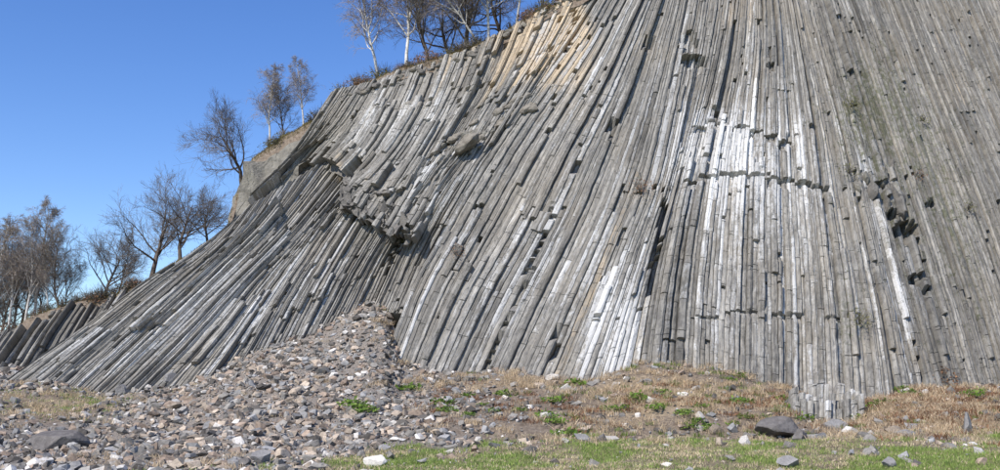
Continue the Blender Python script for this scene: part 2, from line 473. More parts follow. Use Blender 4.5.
def make_column(zone, w0, w1, t0, t1, off0, rng, cid, ledge=0.25, joint=(0.45, 2.2), depth=0.9, flat=1.0,
                step=0.26, taper_top=False, tone_mul=1.0, shared_joints=None, hole_rate=.035, tone_sd=.10):
    """one basalt column as a solid prism that follows the zone's flow lines; returns V (metres), quads, caps, attributes"""
    L = zone.length
    sm = zone.s_of((w0 + w1) / 2)
    pr = profile(rng, flat=flat)
    nf = len(pr)
    # joints
    js = []
    x = t0 * L + rng.uniform(.1, joint[1])
    while x < t1 * L - .12:
        js.append(x / L); x += rng.uniform(*joint)
    if shared_joints is not None:
        js += [j + rng.normal(0, .05) / L for j in shared_joints if t0 + .1 / L < j < t1 - .1 / L and rng.random() < .75]
    gaps = []
    for _ in range(rng.poisson((t1 - t0) * L * hole_rate * 12)):
        c = rng.uniform(t0, t1); ln = rng.uniform(.10, .32) / L
        pq = zone.ev(sm, c, zone.px)
        if rng.random() > (1 + blobs(pq[0], pq[1], CHIPPED)) / 12: continue
        if c > t0 + .2 / L and c + ln < t1 - .2 / L: gaps.append((c, c + ln, rng.uniform(.12, .30))); js += [c, c + ln]
    td = np.linspace(t0, t1, 500); pd = zone.ev(np.full(500, sm), td, zone.px)
    hd = np.zeros(500)
    for (cx, cy, rx, ry, d) in HOLES:
        hd = np.maximum(hd, d * ((((pd[:, 0] - cx) / rx) ** 2 + ((pd[:, 1] - cy) / ry) ** 2) < 1))
    js += list(td[1:][np.abs(np.diff(hd)) > .01])
    js = sorted(js)
    js = [j for i, j in enumerate(js) if i == 0 or j - js[i - 1] > .07 / L]
    ts, ins, offs, tonev, crv = [], [], [], [], []
    crs = 0.0
    eps = .018 / L
    cur = off0; bright = rng.normal(0, .10)
    bounds = [t0] + js + [t1]
    for a, b in zip(bounds[:-1], bounds[1:]):
        n = max(2, int((b - a) * L / step) + 1)
        tt = np.linspace(a + (eps if a != t0 else 0), b - (eps if b != t1 else 0), n)
        g = rng.uniform(.03, .17) if rng.random() < .6 else .01
        mid_ = (a + b) / 2
        keep = cur
        for (ga, gb, gd_) in gaps:
            if ga < mid_ < gb: cur = keep - gd_
        if a != t0:
            ts.append(a + eps * .35); ins.append(g); offs.append(cur); tonev.append(bright); crv.append(crs)
        ts += list(tt); ins += [0] * n; offs += [cur] * n; tonev += [bright] * n; crv += [crs] * n
        if b != t1:
            ts.append(b - eps * .35); ins.append(g); offs.append(cur); tonev.append(bright); crv.append(crs)
        cur = keep; crs = .6 * crs + rng.normal(0, .065)
        u = rng.random()
        wcol = w1 - w0
        if u < .2: cur = off0 + rng.normal(0, ledge) * wcol * 1.4
        elif u < .45: cur += rng.normal(0, .05) * wcol
        bright = .5 * bright + rng.normal(0, .07)
    ts = np.array(ts); ins = np.array(ins); offs = np.array(offs); tonev = np.array(tonev); crv = np.array(crv)
    wob = .03 * (w1 - w0) * vnoise(np.stack([ts * L * .4, 0 * ts + cid * 3.1, 0 * ts], -1), 5)
    s0 = zone.s_of(w0 + wob); s1 = zone.s_of(w1 + wob)
    Lp, Rp = zone.ev(s0, ts), zone.ev(s1, ts)
    N = zone.normal(np.clip((s0 + s1) / 2, 0, 1), ts)
    C = (Lp + Rp) / 2; A = (Rp - Lp)
    wid = np.linalg.norm(A, axis=-1)
    px = zone.ev((s0 + s1) / 2, ts, zone.px)
    hole = np.zeros(len(ts))
    for (cx, cy, rx, ry, d) in HOLES:
        hole = np.maximum(hole, d * ((((px[:, 0] - cx) / rx) ** 2 + ((px[:, 1] - cy) / ry) ** 2) < 1))
    a = pr[:, 0][None, :] * (1.02 - ins[:, None] * .25)
    h = pr[:, 1][None, :] * wid[:, None] + (offs - hole)[:, None] - ins[:, None] * wid[:, None] * 1.2
    V = C[:, None, :] + A[:, None, :] * a[..., None] + N[:, None, :] * h[..., None]
    nz = fbm(V * 2.6, 3, 3) * .035 + fbm(V * 8, 3, 9) * .034
    V = V + N[:, None, :] * nz[..., None] * min(1.0, (w1 - w0) / .2)
    side = vnoise(V * 4.0, 21) * .016
    V = V + (A / (wid[:, None] + 1e-6))[:, None, :] * side[..., None]
    bk = C[:, None, :] + A[:, None, :] * np.array([.5, -.5])[None, :, None] - N[:, None, :] * (depth + 0 * ts)[:, None, None]
    V = np.concatenate([V, bk], 1)
    n, m = V.shape[:2]
    idx = np.arange(n * m).reshape(n, m)
    q = np.stack([idx[:-1], np.roll(idx[:-1], -1, 1), np.roll(idx[1:], -1, 1), idx[1:]], -1).reshape(-1, 4)
    caps = [tuple(idx[0][::-1]), tuple(idx[-1])]
    # attributes
    cr = blobs(px[:, 0], px[:, 1], CRUST) + rng.normal(-.04, .125) + crv
    stn = blobs(px[:, 0], px[:, 1], STAIN) + rng.normal(-.04, .07) + (rng.uniform(.25, .5) if rng.random() < .06 else 0)
    ms = blobs(px[:, 0], px[:, 1], MOSS) + rng.normal(0, .08)
    br = (1.0 + tonev + blobs(px[:, 0], px[:, 1], TONE_SHADE)) * tone_mul * np.clip(rng.normal(1.0, tone_sd), .6, 1.35)
    tone = np.stack([br, cr, stn, ms], -1)
    tone = np.repeat(tone[:, None, :], m, 1)
    along = ts * L * K
    cc = np.zeros((n, m, 3))
    cc[..., 0] = np.r_[pr[:, 0], .5, -.5][None, :] * (w1 - w0) * K + cid * 7.3
    cc[..., 1] = along[:, None] + cid * 3.7
    cc[..., 2] = cid * 1.37
    return V.reshape(-1, 3) * K, q, caps, tone.reshape(-1, 4), cc.reshape(-1, 3)

class Cliff:
    """a structure whose mesh is the rock mass behind, with each column a child"""
    def __init__(self, name, zone, label, back_off=-.62, thick=2.0):
        self.z = zone; self.items = []; self.name = name
        ns, nt = 60, 50
        S, T = np.meshgrid(np.linspace(0, 1, ns), np.linspace(0, 1, nt), indexing='ij')
        P = zone.ev(S, T); N = zone.normal(S, T)
        P1 = P + N * (back_off + fbm(P * 1.2, 3, 4) * .2)[..., None]
        P2 = P1 + np.array([0, thick, 0])
        V = np.concatenate([P1.reshape(-1, 3), P2.reshape(-1, 3)])
        I = np.arange(ns * nt).reshape(ns, nt); J = I + ns * nt
        q = [np.stack([I[:-1, :-1], I[1:, :-1], I[1:, 1:], I[:-1, 1:]], -1).reshape(-1, 4),
             np.stack([J[:-1, :-1], J[:-1, 1:], J[1:, 1:], J[1:, :-1]], -1).reshape(-1, 4)]
        for E in (I[0], I[-1], I[:, 0], I[:, -1]):
            F2 = E + ns * nt
            q.append(np.stack([E[:-1], E[1:], F2[1:], F2[:-1]], -1))
        self.root = link(name, mesh_from(name, V * K, np.concatenate(q), M_BACK))
        tag(self.root, label, None, None, 'structure')
    def add(self, *a, pname='column', **k):
        self.items.append((pname, make_column(self.z, *a, **k)))
    def finish(self, limit=295):
        def size(it):
            V = it[1][0]
            return np.linalg.norm(V.max(0) - V.min(0))
        order = sorted(self.items, key=size, reverse=True)
        for pname, (V, q, caps, tone, cc) in order[:limit]:
            c = V.mean(0)
            me = mesh_from(pname, V - c, [tuple(f) for f in q.tolist()] + caps, M_COL,
                           {'tone': ('FLOAT_COLOR', tone), 'cc': ('FLOAT_VECTOR', cc)})
            link(pname, me, self.root, c)
        rest = order[limit:]
        if rest:
            Vs, fs, tn, cs, o = [], [], [], [], 0
            for pname, (V, q, caps, tone, cc) in rest:
                Vs.append(V); tn.append(tone); cs.append(cc)
                fs += [tuple(f) for f in (q + o).tolist()] + [tuple(i + o for i in c) for c in caps]
                o += len(V)
            me = mesh_from('short_columns', np.concatenate(Vs), fs, M_COL,
                           {'tone': ('FLOAT_COLOR', np.concatenate(tn)), 'cc': ('FLOAT_VECTOR', np.concatenate(cs))})
            ob = link('short_columns', me, self.root); ob['kind'] = 'stuff'

CID = [0]
def fill(cl, wfun, group_w=(1.2, 3.0), nbreak=(0, 2), base_amp=.16, jitter=.03, rng=None, w_from=0.0, w_to=None, t_lo=0.0, t_hi=1.0, start_jit=0.0, **kw):
    """bundles of columns across a zone; each bundle breaks off along its length and goes on with another set"""
    z = cl.z
    x = w_from; w_to = z.width if w_to is None else w_to
    gjoint = [rng.uniform(.08, .95) for _ in range(5)]
    while x < w_to - .05:
        gw = min(rng.uniform(*group_w), w_to - x)
        if w_to - x - gw < .3: gw = w_to - x
        nb = rng.integers(nbreak[0], nbreak[1] + 1)
        br = sorted(rng.uniform(.15, .9, nb)) if nb else []
        br = [b for i, b in enumerate(br) if i == 0 or b - br[i - 1] > .12]
        br = [t_lo + b * (t_hi - t_lo) for b in br]
        offs = [rng.normal(0, base_amp) for _ in range(len(br) + 1)]
        for k in range(len(br) + 1):
            a = t_lo if k == 0 else br[k - 1]; b = t_hi if k == len(br) else br[k]
            y = x
            while y < x + gw - .02:
                w = wfun(y / z.width) * rng.uniform(.65, 1.4)
                w = min(w, x + gw - y)
                if x + gw - y - w < .06: w = x + gw - y
                CID[0] += 1
                aa, bb = a, b
                if k == 0: aa = a + abs(rng.normal(0, 1)) * start_jit
                if k > 0: aa = a + (rng.normal(0, jitter) if offs[k] > offs[k - 1] else -.05)
                if k < len(br): bb = b + (rng.normal(0, jitter) if offs[k] > offs[k + 1] else .05)
                if bb - aa > .02:
                    off = offs[k] + rng.normal(0, .22) * w + (rng.uniform(-.5, .3) * w if rng.random() < .12 else 0)
                    cl.add(y, y + w, max(aa, 0), min(bb, 1), off, rng, CID[0], shared_joints=gjoint, **kw)
                y += w
        x += gw

# ------------------------------------------------------------------ the cliff
G_MAIN = [
    [(386,356),(412,287),(442,232),(472,180),(505,130),(545,75),(575,35),(600,-5),(660,-100)],
    [(470,375),(505,300),(545,225),(580,150),(610,90),(640,20),(690,-100)],
    [(580,388),(605,320),(630,250),(655,180),(675,90),(692,0),(710,-100)],
    [(660,368),(668,290),(680,220),(698,140),(716,70),(728,0),(738,-100)],
    [(740,382),(742,290),(745,200),(751,110),(757,30),(755,-100)],
    [(810,392),(807,290),(801,200),(794,110),(785,20),(768,-100)],
    [(872,402),(862,310),(845,215),(828,120),(804,20),(778,-100)],
    [(935,398),(908,295),(880,190),(852,95),(823,0),(790,-100)],
    [(1005,392),(975,290),(940,190),(905,95),(870,0),(830,-100)],
    [(1080,390),(1046,280),(1006,170),(966,75),(935,0),(890,-100)],
    [(1165,390),(1127,280),(1080,165),(1037,70),(1003,-10),(958,-100)],
    [(1275,390),(1232,280),(1182,170),(1134,70),(1094,-10),(1048,-100)],
]
zm = Zone(G_MAIN, surf_main, (.02, 0))
main = Cliff('cliff_wall', zm, 'tall grey wall of near-vertical basalt columns above the grassy mound', thick=3.0)
rg = np.random.default_rng(11)
wf = lambda s: np.interp(s, [0, .1, .25, .45, .58, .64, .8, 1], [.165, .165, .165, .165, .155, .125, .125, .2])
fill(main, wf, (.7, 2.2), (0, 1), .028, .025, rg, w_to=zm.w_at(1.6), flat=.55, joint=(1.2, 5.0), hole_rate=.02, ledge=.15, tone_sd=.13)
fill(main, wf, (.5, 1.6), (0, 2), .045, .025, rg, w_from=zm.w_at(1.6), w_to=zm.w_at(6.7), flat=.85, tone_sd=.13, ledge=.2)
fill(main, wf, (.7, 2.2), (0, 2), .045, .025, rg, w_from=zm.w_at(6.7), flat=.8, tone_mul=.84, tone_sd=.17)

# broken stubs at the foot of the wall
G_STUB = [[(790,418),(791,402),(792,388)], [(812,424),(812,405),(812,384)], [(835,424),(835,402),(836,382)], [(858,416),(858,400),(857,388)]]
zs = Zone(G_STUB, surf_stub, (.1, 0))
rs = np.random.default_rng(5)
for row, (zoff, tm) in enumerate([(0.0, 1.0), (.3, .85), (.6, .6)]):
    x = 0.0
    while x < zs.width - .05:
        w = rs.uniform(.13, .25); CID[0] += 1
        main.items.append(('column_stub', make_column(zs, x, min(x + w, zs.width), 0, max(.15, tm * rs.uniform(.6, 1.1)), zoff + rs.normal(0, .05), rs, CID[0], joint=(.2, .5), depth=.35, step=.1, tone_mul=1.12)))
        x += w
main.finish(300)

G_FAN = [
    [(14,376),(76,332),(138,286),(188,253),(226,226)],
    [(62,390),(120,337),(180,284),(230,240),(262,196)],
    [(100,396),(160,338),(220,280),(275,225),(326,160)],
    [(140,392),(190,342),(240,287),(290,236),(344,170)],
    [(190,384),(235,327),(275,272),(312,228),(352,180)],
    [(240,362),(275,302),(305,256),(332,218),(362,185)],
    [(290,342),(315,292),(340,250),(364,214),(390,180)],
    [(335,322),(357,280),(380,243),(405,205),(430,168)],
    [(380,304),(404,250),(428,208),(452,172),(478,140)],
    [(412,304),(432,258),(455,214),(478,174),(504,136)],
]
zf = Zone(G_FAN, surf_fan, (.05, 0))
fan = Cliff('cliff_fan', zf, 'curved fan of basalt columns sweeping down to the scree', thick=2.0)
rf = np.random.default_rng(23)
fill(fan, lambda s: np.interp(s, [0, .25, .5, 1], [.115, .135, .155, .165]), (.6, 1.7), (1, 3), .13, .04, rf, w_to=zf.w_at(5), ledge=.35, flat=1.5, tone_mul=1.03, hole_rate=.05)
fill(fan, lambda s: .155, (.5, 1.3), (0, 1), .11, .03, rf, w_from=zf.w_at(5), ledge=.25, flat=1.4, tone_mul=.98)
fan.finish()

G_SHO = [
    [(238,206),(262,184),(290,156),(312,125),(332,94)],
    [(300,164),(318,145),(338,122),(350,104),(364,83)],
    [(338,172),(358,150),(376,122),(390,95),(402,70)],
    [(350,196),(384,160),(410,122),(424,92),(436,59)],
    [(395,196),(424,150),(448,108),(462,78),(474,47)],
    [(440,170),(466,126),(490,86),(504,56),(516,25)],
    [(470,165),(502,112),(530,66),(548,32),(562,0)],
    [(498,150),(536,90),(565,45),(588,10),(606,-18)],
]
zh = Zone(G_SHO, surf_shoulder, (.0, 0))
sho = Cliff('cliff_shoulder', zh, 'upper shoulder of curved basalt columns under the row of birches', thick=2.2)
rh = np.random.default_rng(31)
fill(sho, lambda s: np.interp(s, [0, .3, .7, 1], [.15, .19, .20, .17]), (.5, 1.5), (0, 2), .055, .03, rh, ledge=.25, joint=(.7, 3.2), start_jit=.13, hole_rate=.05, flat=.62, tone_sd=.13)
G_OVER = [
    [(336,206),(346,186),(356,168)],
    [(352,214),(368,190),(386,166)],
    [(374,228),(394,196),(416,158)],
    [(400,240),(422,202),(448,152)],
    [(414,236),(436,198),(462,150)],
]
zo = Zone(G_OVER, surf_over, (.0, 0))
for rep in range(2):
    x = 0.0
    while x < zo.width - .05:
        w = rh.uniform(.14, .27); CID[0] += 1
        sho.items.append(('column', make_column(zo, x, min(x + w, zo.width), rh.uniform(0, .22) + .35 * rep, rh.uniform(.55, .8) + .25 * rep, rh.normal(-.05, .13) + .05 * rep, rh, CID[0], ledge=.5, joint=(.35, .9), depth=.5, step=.12)))
        x += w
sho.finish()

G_OUT = [
    [(-45,380),(-30,355),(-20,338)],
    [(-8,372),(12,344),(30,318)],
    [(28,368),(50,332),(70,304)],
    [(62,362),(82,328),(100,298)],
    [(92,350),(112,316),(134,284)],
]
zq = Zone(G_OUT, surf_outcrop, (.05, 0))
outc = Cliff('cliff_outcrop', zq, 'low outcrop of thick leaning columns beside the birches', back_off=-.7, thick=1.5)
ro = np.random.default_rng(41)
x = 0.0
while x < zq.width - .05:
    w = ro.uniform(.12, .24); CID[0] += 1
    outc.add(x, min(x + w, zq.width), 0, ro.uniform(.8, 1.0), ro.normal(0, .2), ro, CID[0], joint=(.5, 1.4), depth=1.0, ledge=.5, flat=1.5, tone_mul=.78)
    x += w
outc.finish()

# ------------------------------------------------------------------ massive rock patches on the cliff
def patch(name, guides, surf, mat, parent, dome=.5, amp=.25, freq=1.1, thick=1.2, seed=0, res=44, off=0.0, slabs=0.0, tilt_amp=.25, planes=0):
    z = Zone(guides, surf, (0, 0))
    S, T = np.meshgrid(np.linspace(0, 1, res), np.linspace(0, 1, res), indexing='ij')
    P = z.ev(S, T); N = z.normal(S, T)
    d = dome * (np.sin(np.pi * S) * np.sin(np.pi * T)) ** .5
    nz = fbm(P * freq, 5, seed)
    ridg = 1 - np.abs(vnoise(P * freq * 1.7, seed + 5)) * 2
    h = off + d + amp * (nz * 1.3 + .35 * ridg)
    rr = np.random.default_rng(seed + 70)
    n_c = int(slabs)
    ci = rr.integers(0, res, (n_c, 2)); C = P[ci[:, 0], ci[:, 1]]
    Q = P + .22 * np.stack([fbm(P * 2.5, 3, 91), fbm(P * 2.5, 3, 92), fbm(P * 2.5, 3, 93)], -1)
    dist = np.linalg.norm((Q[..., None, :] - C) * np.array([1, .5, .7]), axis=-1)
    near = dist.argmin(-1)
    tilt = rr.normal(0, tilt_amp, (n_c, 3)); base = rr.normal(0, amp * .8, n_c)
    h = off + d + base[near] + ((P - C[near]) * tilt[near]).sum(-1) + amp * .35 * fbm(P * 4, 4, seed)
    if planes:
        h = np.full(S.shape, 9.0)
        for _ in range(planes):
            tv = rr.normal(0, .45, 3); c = P[rr.integers(8, res - 8), rr.integers(8, res - 8)]
            h = np.minimum(h, off + dome + ((P - c) * tv).sum(-1) + rr.uniform(0, .12))
        h = np.maximum(h, off - .5) + amp * fbm(P * 2.2, 5, seed) + .05 * np.round(fbm(P * np.array([2.5, 1, .8]), 2, seed + 3) * 4) / 2
    edge = np.minimum(np.minimum(S, 1 - S), np.minimum(T, 1 - T))
    P1 = P + N * h[..., None] + np.stack([vnoise(P * 2.1, 3), 0 * S, vnoise(P * 2.1, 8)], -1) * .12
    P2 = P + np.array([0, thick, 0])
    V = np.concatenate([P1.reshape(-1, 3), P2.reshape(-1, 3)])
    I = np.arange(res * res).reshape(res, res); J = I + res * res
    q = [np.stack([I[:-1, :-1], I[1:, :-1], I[1:, 1:], I[:-1, 1:]], -1).reshape(-1, 4),
         np.stack([J[:-1, :-1], J[:-1, 1:], J[1:, 1:], J[1:, :-1]], -1).reshape(-1, 4)]
    for E in (I[0], I[-1], I[:, 0], I[:, -1]):
        q.append(np.stack([E[:-1], E[1:], E[1:] + res * res, E[:-1] + res * res], -1))
    c = V.mean(0)
    o = link(name, mesh_from(name, (V - c) * K, np.concatenate(q), mat), parent, c * K)
    return o

patch('rock_mass', [[(225,232),(224,208),(227,190)], [(238,226),(243,190),(252,158)], [(256,206),(272,172),(284,138)], [(285,180),(302,150),(322,118)]],
      surf_block, M_BLOCK, sho.root, .30, .10, .8, 2.0, 3, 90, slabs=16, tilt_amp=.16, planes=9)
patch('rock_jumble', [[(336,206),(338,190),(342,176)], [(352,212),(360,192),(370,172)], [(372,222),(384,202),(398,180)], [(398,236),(410,214),(424,192)]],
      surf_over, M_BACK, sho.root, .05, .09, 2.2, .8, 12, 80, off=-.16, slabs=130, tilt_amp=.3)

def boulder(name, dims, seed, mat, cuts=14, sub=4, rough=.04, parent=None, loc=None, rot=(0, 0, 0)):
    """angular rock: a sphere chiselled by random planes, then roughened; dims in metres"""
    rr = np.random.default_rng(seed)
    bm = bmesh.new()
    bmesh.ops.create_icosphere(bm, subdivisions=sub, radius=1.0)
    V = np.array([v.co for v in bm.verts])
    for _ in range(cuts):
        n = rr.normal(size=3); n /= np.linalg.norm(n)
        d = rr.uniform(.48, .85)
        e = V @ n - d
        V = V - np.where(e > 0, e, 0)[:, None] * n
    V += V * (fbm(V * 3.0, 4, seed) * rough * 2.0)[:, None] + rr.normal(0, 1e-3, V.shape)
    V *= np.array(dims) / (V.max(0) - V.min(0))
    for v, p in zip(bm.verts, V): v.co = p
    me = bpy.data.meshes.new(name); bm.to_mesh(me); bm.free()
    me.materials.append(mat)
    o = link(name, me, parent, loc); o.rotation_euler = rot
    return o

# knobs of broken rock: the bulge under the shoulder, then the notch in the wall
rk = np.random.default_rng(77)
BULGE = [((446, 146), (474, 140), 9, 30), ((474, 134), (500, 124), 10, 30), ((500, 118), (536, 100), 9, 34)]
for (a, b, hw, n) in BULGE:
    for i in range(n):
        f = rk.random(); x = a[0] + (b[0] - a[0]) * f + rk.normal(0, 4); y = a[1] + (b[1] - a[1]) * f + rk.uniform(-hw, hw)
        ks = rk.uniform(.14, .42)
        p = on_surface(x, y, surf_main) + np.array([0, .12 + rk.uniform(-.12, .08), 0])
        boulder('rock_knob', tuple(np.array([1.3, .9, .75]) * ks * K), int(rk.integers(1e6)), M_BROWN if rk.random() < .7 else M_BLOCK, 14, 2, .05, sho.root, p * K, (rk.uniform(-.3, .3), -.6 + rk.uniform(-.3, .3), rk.uniform(-.3, .3)))
for i in range(60):                                             # crumbling rim under the turf
    x = rk.uniform(334, 604); y = np.interp(x, [334, 402, 474, 516, 562, 606], [97, 73, 50, 28, 3, -15]) + rk.uniform(-1, 6)
    ks = rk.uniform(.12, .36)
    p = on_surface(x, y, surf_main) + np.array([0, .05, 0])
    boulder('rim_rock', tuple(np.array([1.2, .9, .8]) * ks * K), int(rk.integers(1e6)), M_BROWN if rk.random() < .6 else M_BACK, 10, 2, .05, sho.root, p * K, tuple(rk.uniform(-.5, .5, 3)))
p = on_surface(467, 146, surf_main) + np.array([0, -.28, 0])
boulder('rock_knob', (1.1 * K, .9 * K, .55 * K), 4242, M_BROWN, 12, 4, .05, sho.root, p * K, (0, -.5, 0))
for (x, y, s) in [(872,192,.75), (866,178,.5), (884,176,.6), (896,196,.8), (902,212,.7), (888,204,.5), (912,186,.5), (878,205,.45), (922,196,.4), (858,188,.4), (668,190,.3), (640,178,.35), (650,188,.3), (893,168,.55)]:
    p = on_surface(x, y, surf_main); p = p + np.array([0, .07, 0])
    boulder('rock_knob', tuple(np.array([.6, .9, 1.35]) * s * K), int(rk.integers(1e6)), M_BLOCK if rk.random() < .6 else M_BACK, 18, 3, .07, main.root, p * K, tuple(rk.uniform(-.4, .4, 3)))

# ------------------------------------------------------------------ ground: the scree, mound and meadow in front of the cliff
GT = {   # photo x : (y, depth) from the meadow to the rock foot
    -700: [(472,20),(455,24),(430,28),(400,33),(380,38)],
    -100: [(471,20),(455,23.5),(425,27.5),(396,32),(368,37)],
    0:    [(471,20),(456,23),(424,27.2),(396,31.5),(370,36.5)],
    60:   [(471,20),(456,23),(428,26.8),(404,30.5),(388,34.0)],
    110:  [(471,20),(456,23),(430,26.5),(408,30.5),(395,34.0)],
    180:  [(471,20),(456,23),(428,26.5),(402,30.5),(384,34.1)],
    250:  [(471,20),(454,23),(418,27),(382,31),(352,34.7)],
    330:  [(471,20),(455,23),(415,27.3),(364,32),(318,35.3)],
    375:  [(471,20),(452,23.5),(412,27.5),(350,32.5),(298,35.8)],
    386:  [(471,20),(450,23.8),(413,27.6),(362,32),(316,34.9)],
    395:  [(471,20),(448,24),(416,27.6),(388,30.7),(364,33.1)],
    450:  [(471,20),(446,24.5),(416,27.6),(392,30.2),(371,32.8)],
    520:  [(471,20),(440,25),(414,27.8),(392,30),(374,32.2)],
    580:  [(471,20),(434,26),(416,28),(400,29.6),(386,31.8)],
    660:  [(471,20),(436,26),(414,28),(388,30),(364,32.0)],
    700:  [(471,20),(436,26),(414,28),(390,30),(369,31.9)],
    770:  [(471,20),(436,26),(418,28),(400,30),(384,31.8)],
    788:  [(471,20),(436,26),(421,28),(405,30),(388,31.8)],
    800:  [(471,20),(435,26),(427,28),(418,29.5),(394,31.8)],
    852:  [(471,20),(432,26.4),(426,28),(417,29.5),(402,31.8)],
    864:  [(471,20),(432,26.4),(420,28),(409,30),(400,31.8)],
    890:  [(471,20),(432,26.4),(418,28),(404,30),(395,32.0)],
    1000: [(471,20),(430,26.4),(414,28.5),(400,31),(388,34)],
    1300: [(471,20),(430,27),(412,30),(398,33),(385,38)],
    1800: [(471,20),(430,27),(412,31),(398,36),(385,44)],
}
gx = np.array(sorted(GT))
gy = np.array([[p[0] for p in GT[k]] for k in gx], float); gd = np.array([[p[1] for p in GT[k]] for k in gx], float)
GX = np.concatenate([np.linspace(-700, -60, 60), np.linspace(-52, 1052, 300), np.linspace(1060, 1800, 60)])
NR = 140
def ground_grid():
    P = np.zeros((len(GX), NR, 3)); R = np.zeros((len(GX), NR))
    for i, x in enumerate(GX):
        ys = [np.interp(x, gx, gy[:, k]) for k in range(5)]
        ds = [np.interp(x, gx, gd[:, k]) for k in range(5)]
        pts = at(np.full(5, x), np.array(ys), np.array(ds))
        rx = pts[0, 0] / pts[0, 1]
        zs = list(pts[:, 2]); d = list(ds)
        last = (zs[-1] - zs[-2]) / (d[-1] - d[-2])
        d = [1.0, 8.0, 15.0] + d + [d[-1] + 2.5]
        zs = [.55, .45, .36] + zs + [zs[-1] + 2.5 * min(last, .3)]
        near = np.linspace(1.0, 15, 16)[:-1]
        D = np.concatenate([near, np.linspace(15, d[-1], NR - 15)])
        # smooth interpolation
        fine = np.linspace(1, d[-1], 400); zf_ = np.interp(fine, d, zs)
        kx = np.ones(15) / 15; zf_ = np.convolve(np.pad(zf_, 7, mode='edge'), kx, 'valid')
        P[i, :, 0] = rx * D; P[i, :, 1] = D; P[i, :, 2] = np.interp(D, fine, zf_)
        R[i] = np.interp(D, d, [-3, -2, -1, 0, 1, 2, 3, 4, 5])
    return P, R
GP, GR = ground_grid()
sm = np.linspace(0, 1, 9)                      # soften across x
for _ in range(2):
    GP[1:-1, :, 2] = .25 * GP[:-2, :, 2] + .5 * GP[1:-1, :, 2] + .25 * GP[2:, :, 2]
GP[..., 2] += fbm(GP * np.array([.6, .6, 0]), 4, 2) * .30 * sstep(-1, 1, GR) + fbm(GP * np.array([2.5, 2.5, 0]), 3, 6) * .06
GPX, GPY = proj(GP)

def cover(x, y, r):
    """green meadow, dry grass, stones: weights from place"""
    n = 26 * fbm(np.stack([x / 45, y / 16, 0 * x], -1), 4, 90)
    edge = np.interp(x, [0, 100, 200, 290, 340, 400, 480, 560, 640, 740, 860, 1000], [490, 482, 476, 468, 454, 447, 444, 437, 434, 438, 435, 434])
    green = sstep(edge - 5, edge + 9, y + n)
    green = np.maximum(green, .75 * np.exp(-((x - 60) / 55) ** 2 - ((y - 402) / 12) ** 2))
    dry = .75 * np.exp(-((x - 660) / 85) ** 2 - ((y - 396) / 30) ** 2) + .95 * np.exp(-((x - 930) / 90) ** 2 - ((y - 408) / 24) ** 2) + .5 * np.exp(-((x - 770) / 60) ** 2 - ((y - 398) / 16) ** 2)
    dry = dry + .55 * np.exp(-((x - 480) / 100) ** 2 - ((y - 384) / 10) ** 2) + .35 * np.exp(-((x - 378) / 16) ** 2 - ((y - 320) / 40) ** 2) + .3 * np.exp(-((x - 520) / 120) ** 2 - ((y - 425) / 14) ** 2)
    dry = dry + .4 * sstep(520, 600, x) * np.exp(-((y - 430) / 9) ** 2) * (.5 + n / 26)
    dry = dry + .35 * np.exp(-((x - 40) / 70) ** 2 - ((y - 408) / 16) ** 2) + .25 * np.exp(-((x - 150) / 120) ** 2 - ((y - 462) / 8) ** 2)
    stone = 1 - .82 * sstep(330, 560, x + n * 1.6)
    stone = np.clip((stone + .12) * (1 - .9 * green) + .02, 0, 1) * (1 - .65 * np.clip(dry, 0, 1))
    stone = stone * (1 - .8 * np.exp(-((x - 35) / 85) ** 2 - ((y - 405) / 22) ** 2))
    return np.clip(green, 0, 1), np.clip(dry, 0, 1), np.clip(stone, 0, 1)
g_, d_, s_ = cover(GPX, GPY, GR)
far = GR < -.2
tone = np.stack([s_, np.where(far, .8, g_ * (.45 + .55 * sstep(-.12, .16, fbm(GP * np.array([.9, .9, 0]), 3, 44)))), d_ + .35 * g_, np.ones_like(s_)], -1)
ni, nj = GP.shape[:2]
I = np.arange(ni * nj).reshape(ni, nj)
q = np.stack([I[:-1, :-1], I[1:, :-1], I[1:, 1:], I[:-1, 1:]], -1).reshape(-1, 4)
o = link('scree_slope', mesh_from('scree_slope', GP.reshape(-1, 3) * K, q, M_SOIL, {'tone': ('FLOAT_COLOR', tone.reshape(-1, 4))}, True))
tag(o, 'stony slope and meadow below the basalt cliff', None, None, 'structure')
# wide ground sheet to the horizon
gsz = 1500
V = np.array([[-gsz, -gsz, 0], [gsz, -gsz, 0], [gsz, gsz, 0], [-gsz, gsz, 0]], float)
V[:, 2] = .1
o = link('ground', mesh_from('ground', V, np.array([[0, 1, 2, 3]]), M_SOIL, {'tone': ('FLOAT_COLOR', [[.2, .9, .2, 1]] * 4)}))
tag(o, 'meadow ground reaching to the horizon', None, None, 'structure')

# ------------------------------------------------------------------ hill behind the crest
CREST = [(-400,352,39.5),(-60,346,39),(0,340,38.8),(32,317,38.7),(70,304,38.8),(100,300,39),(122,294,39),(150,280,38.6),(190,254,38.2),(226,232,38.2),(236,198,39),(252,160,39.6),(284,138,39.6),(322,116,39.2),(334,95,39),
         (364,84,38.6),(402,71,38.3),(436,60,38.2),(474,48,38.1),(516,26,38.2),(562,1,38.4),(606,-17,38.6),(660,-98,41),(820,-98,41),(1000,-98,41.5),(1150,-98,44),(1300,-98,46)]
cx_ = np.array([c[0] for c in CREST], float); cy_ = np.array([c[1] for c in CREST], float); cd_ = np.array([c[2] for c in CREST], float)
wall = cx_ > 606
cd_[wall] = on_surface(cx_[wall], cy_[wall], surf_main)[:, 1] + .6
HX = np.unique(np.concatenate([np.linspace(-400, 1300, 420), cx_]))
rows = [(-.25, -.55), (.0, .02), (.35, .12), (1, .24), (2, .40), (3.5, .6), (6, .9), (10, 1.2), (20, 1.6), (45, 1.8), (120, 1.5)]
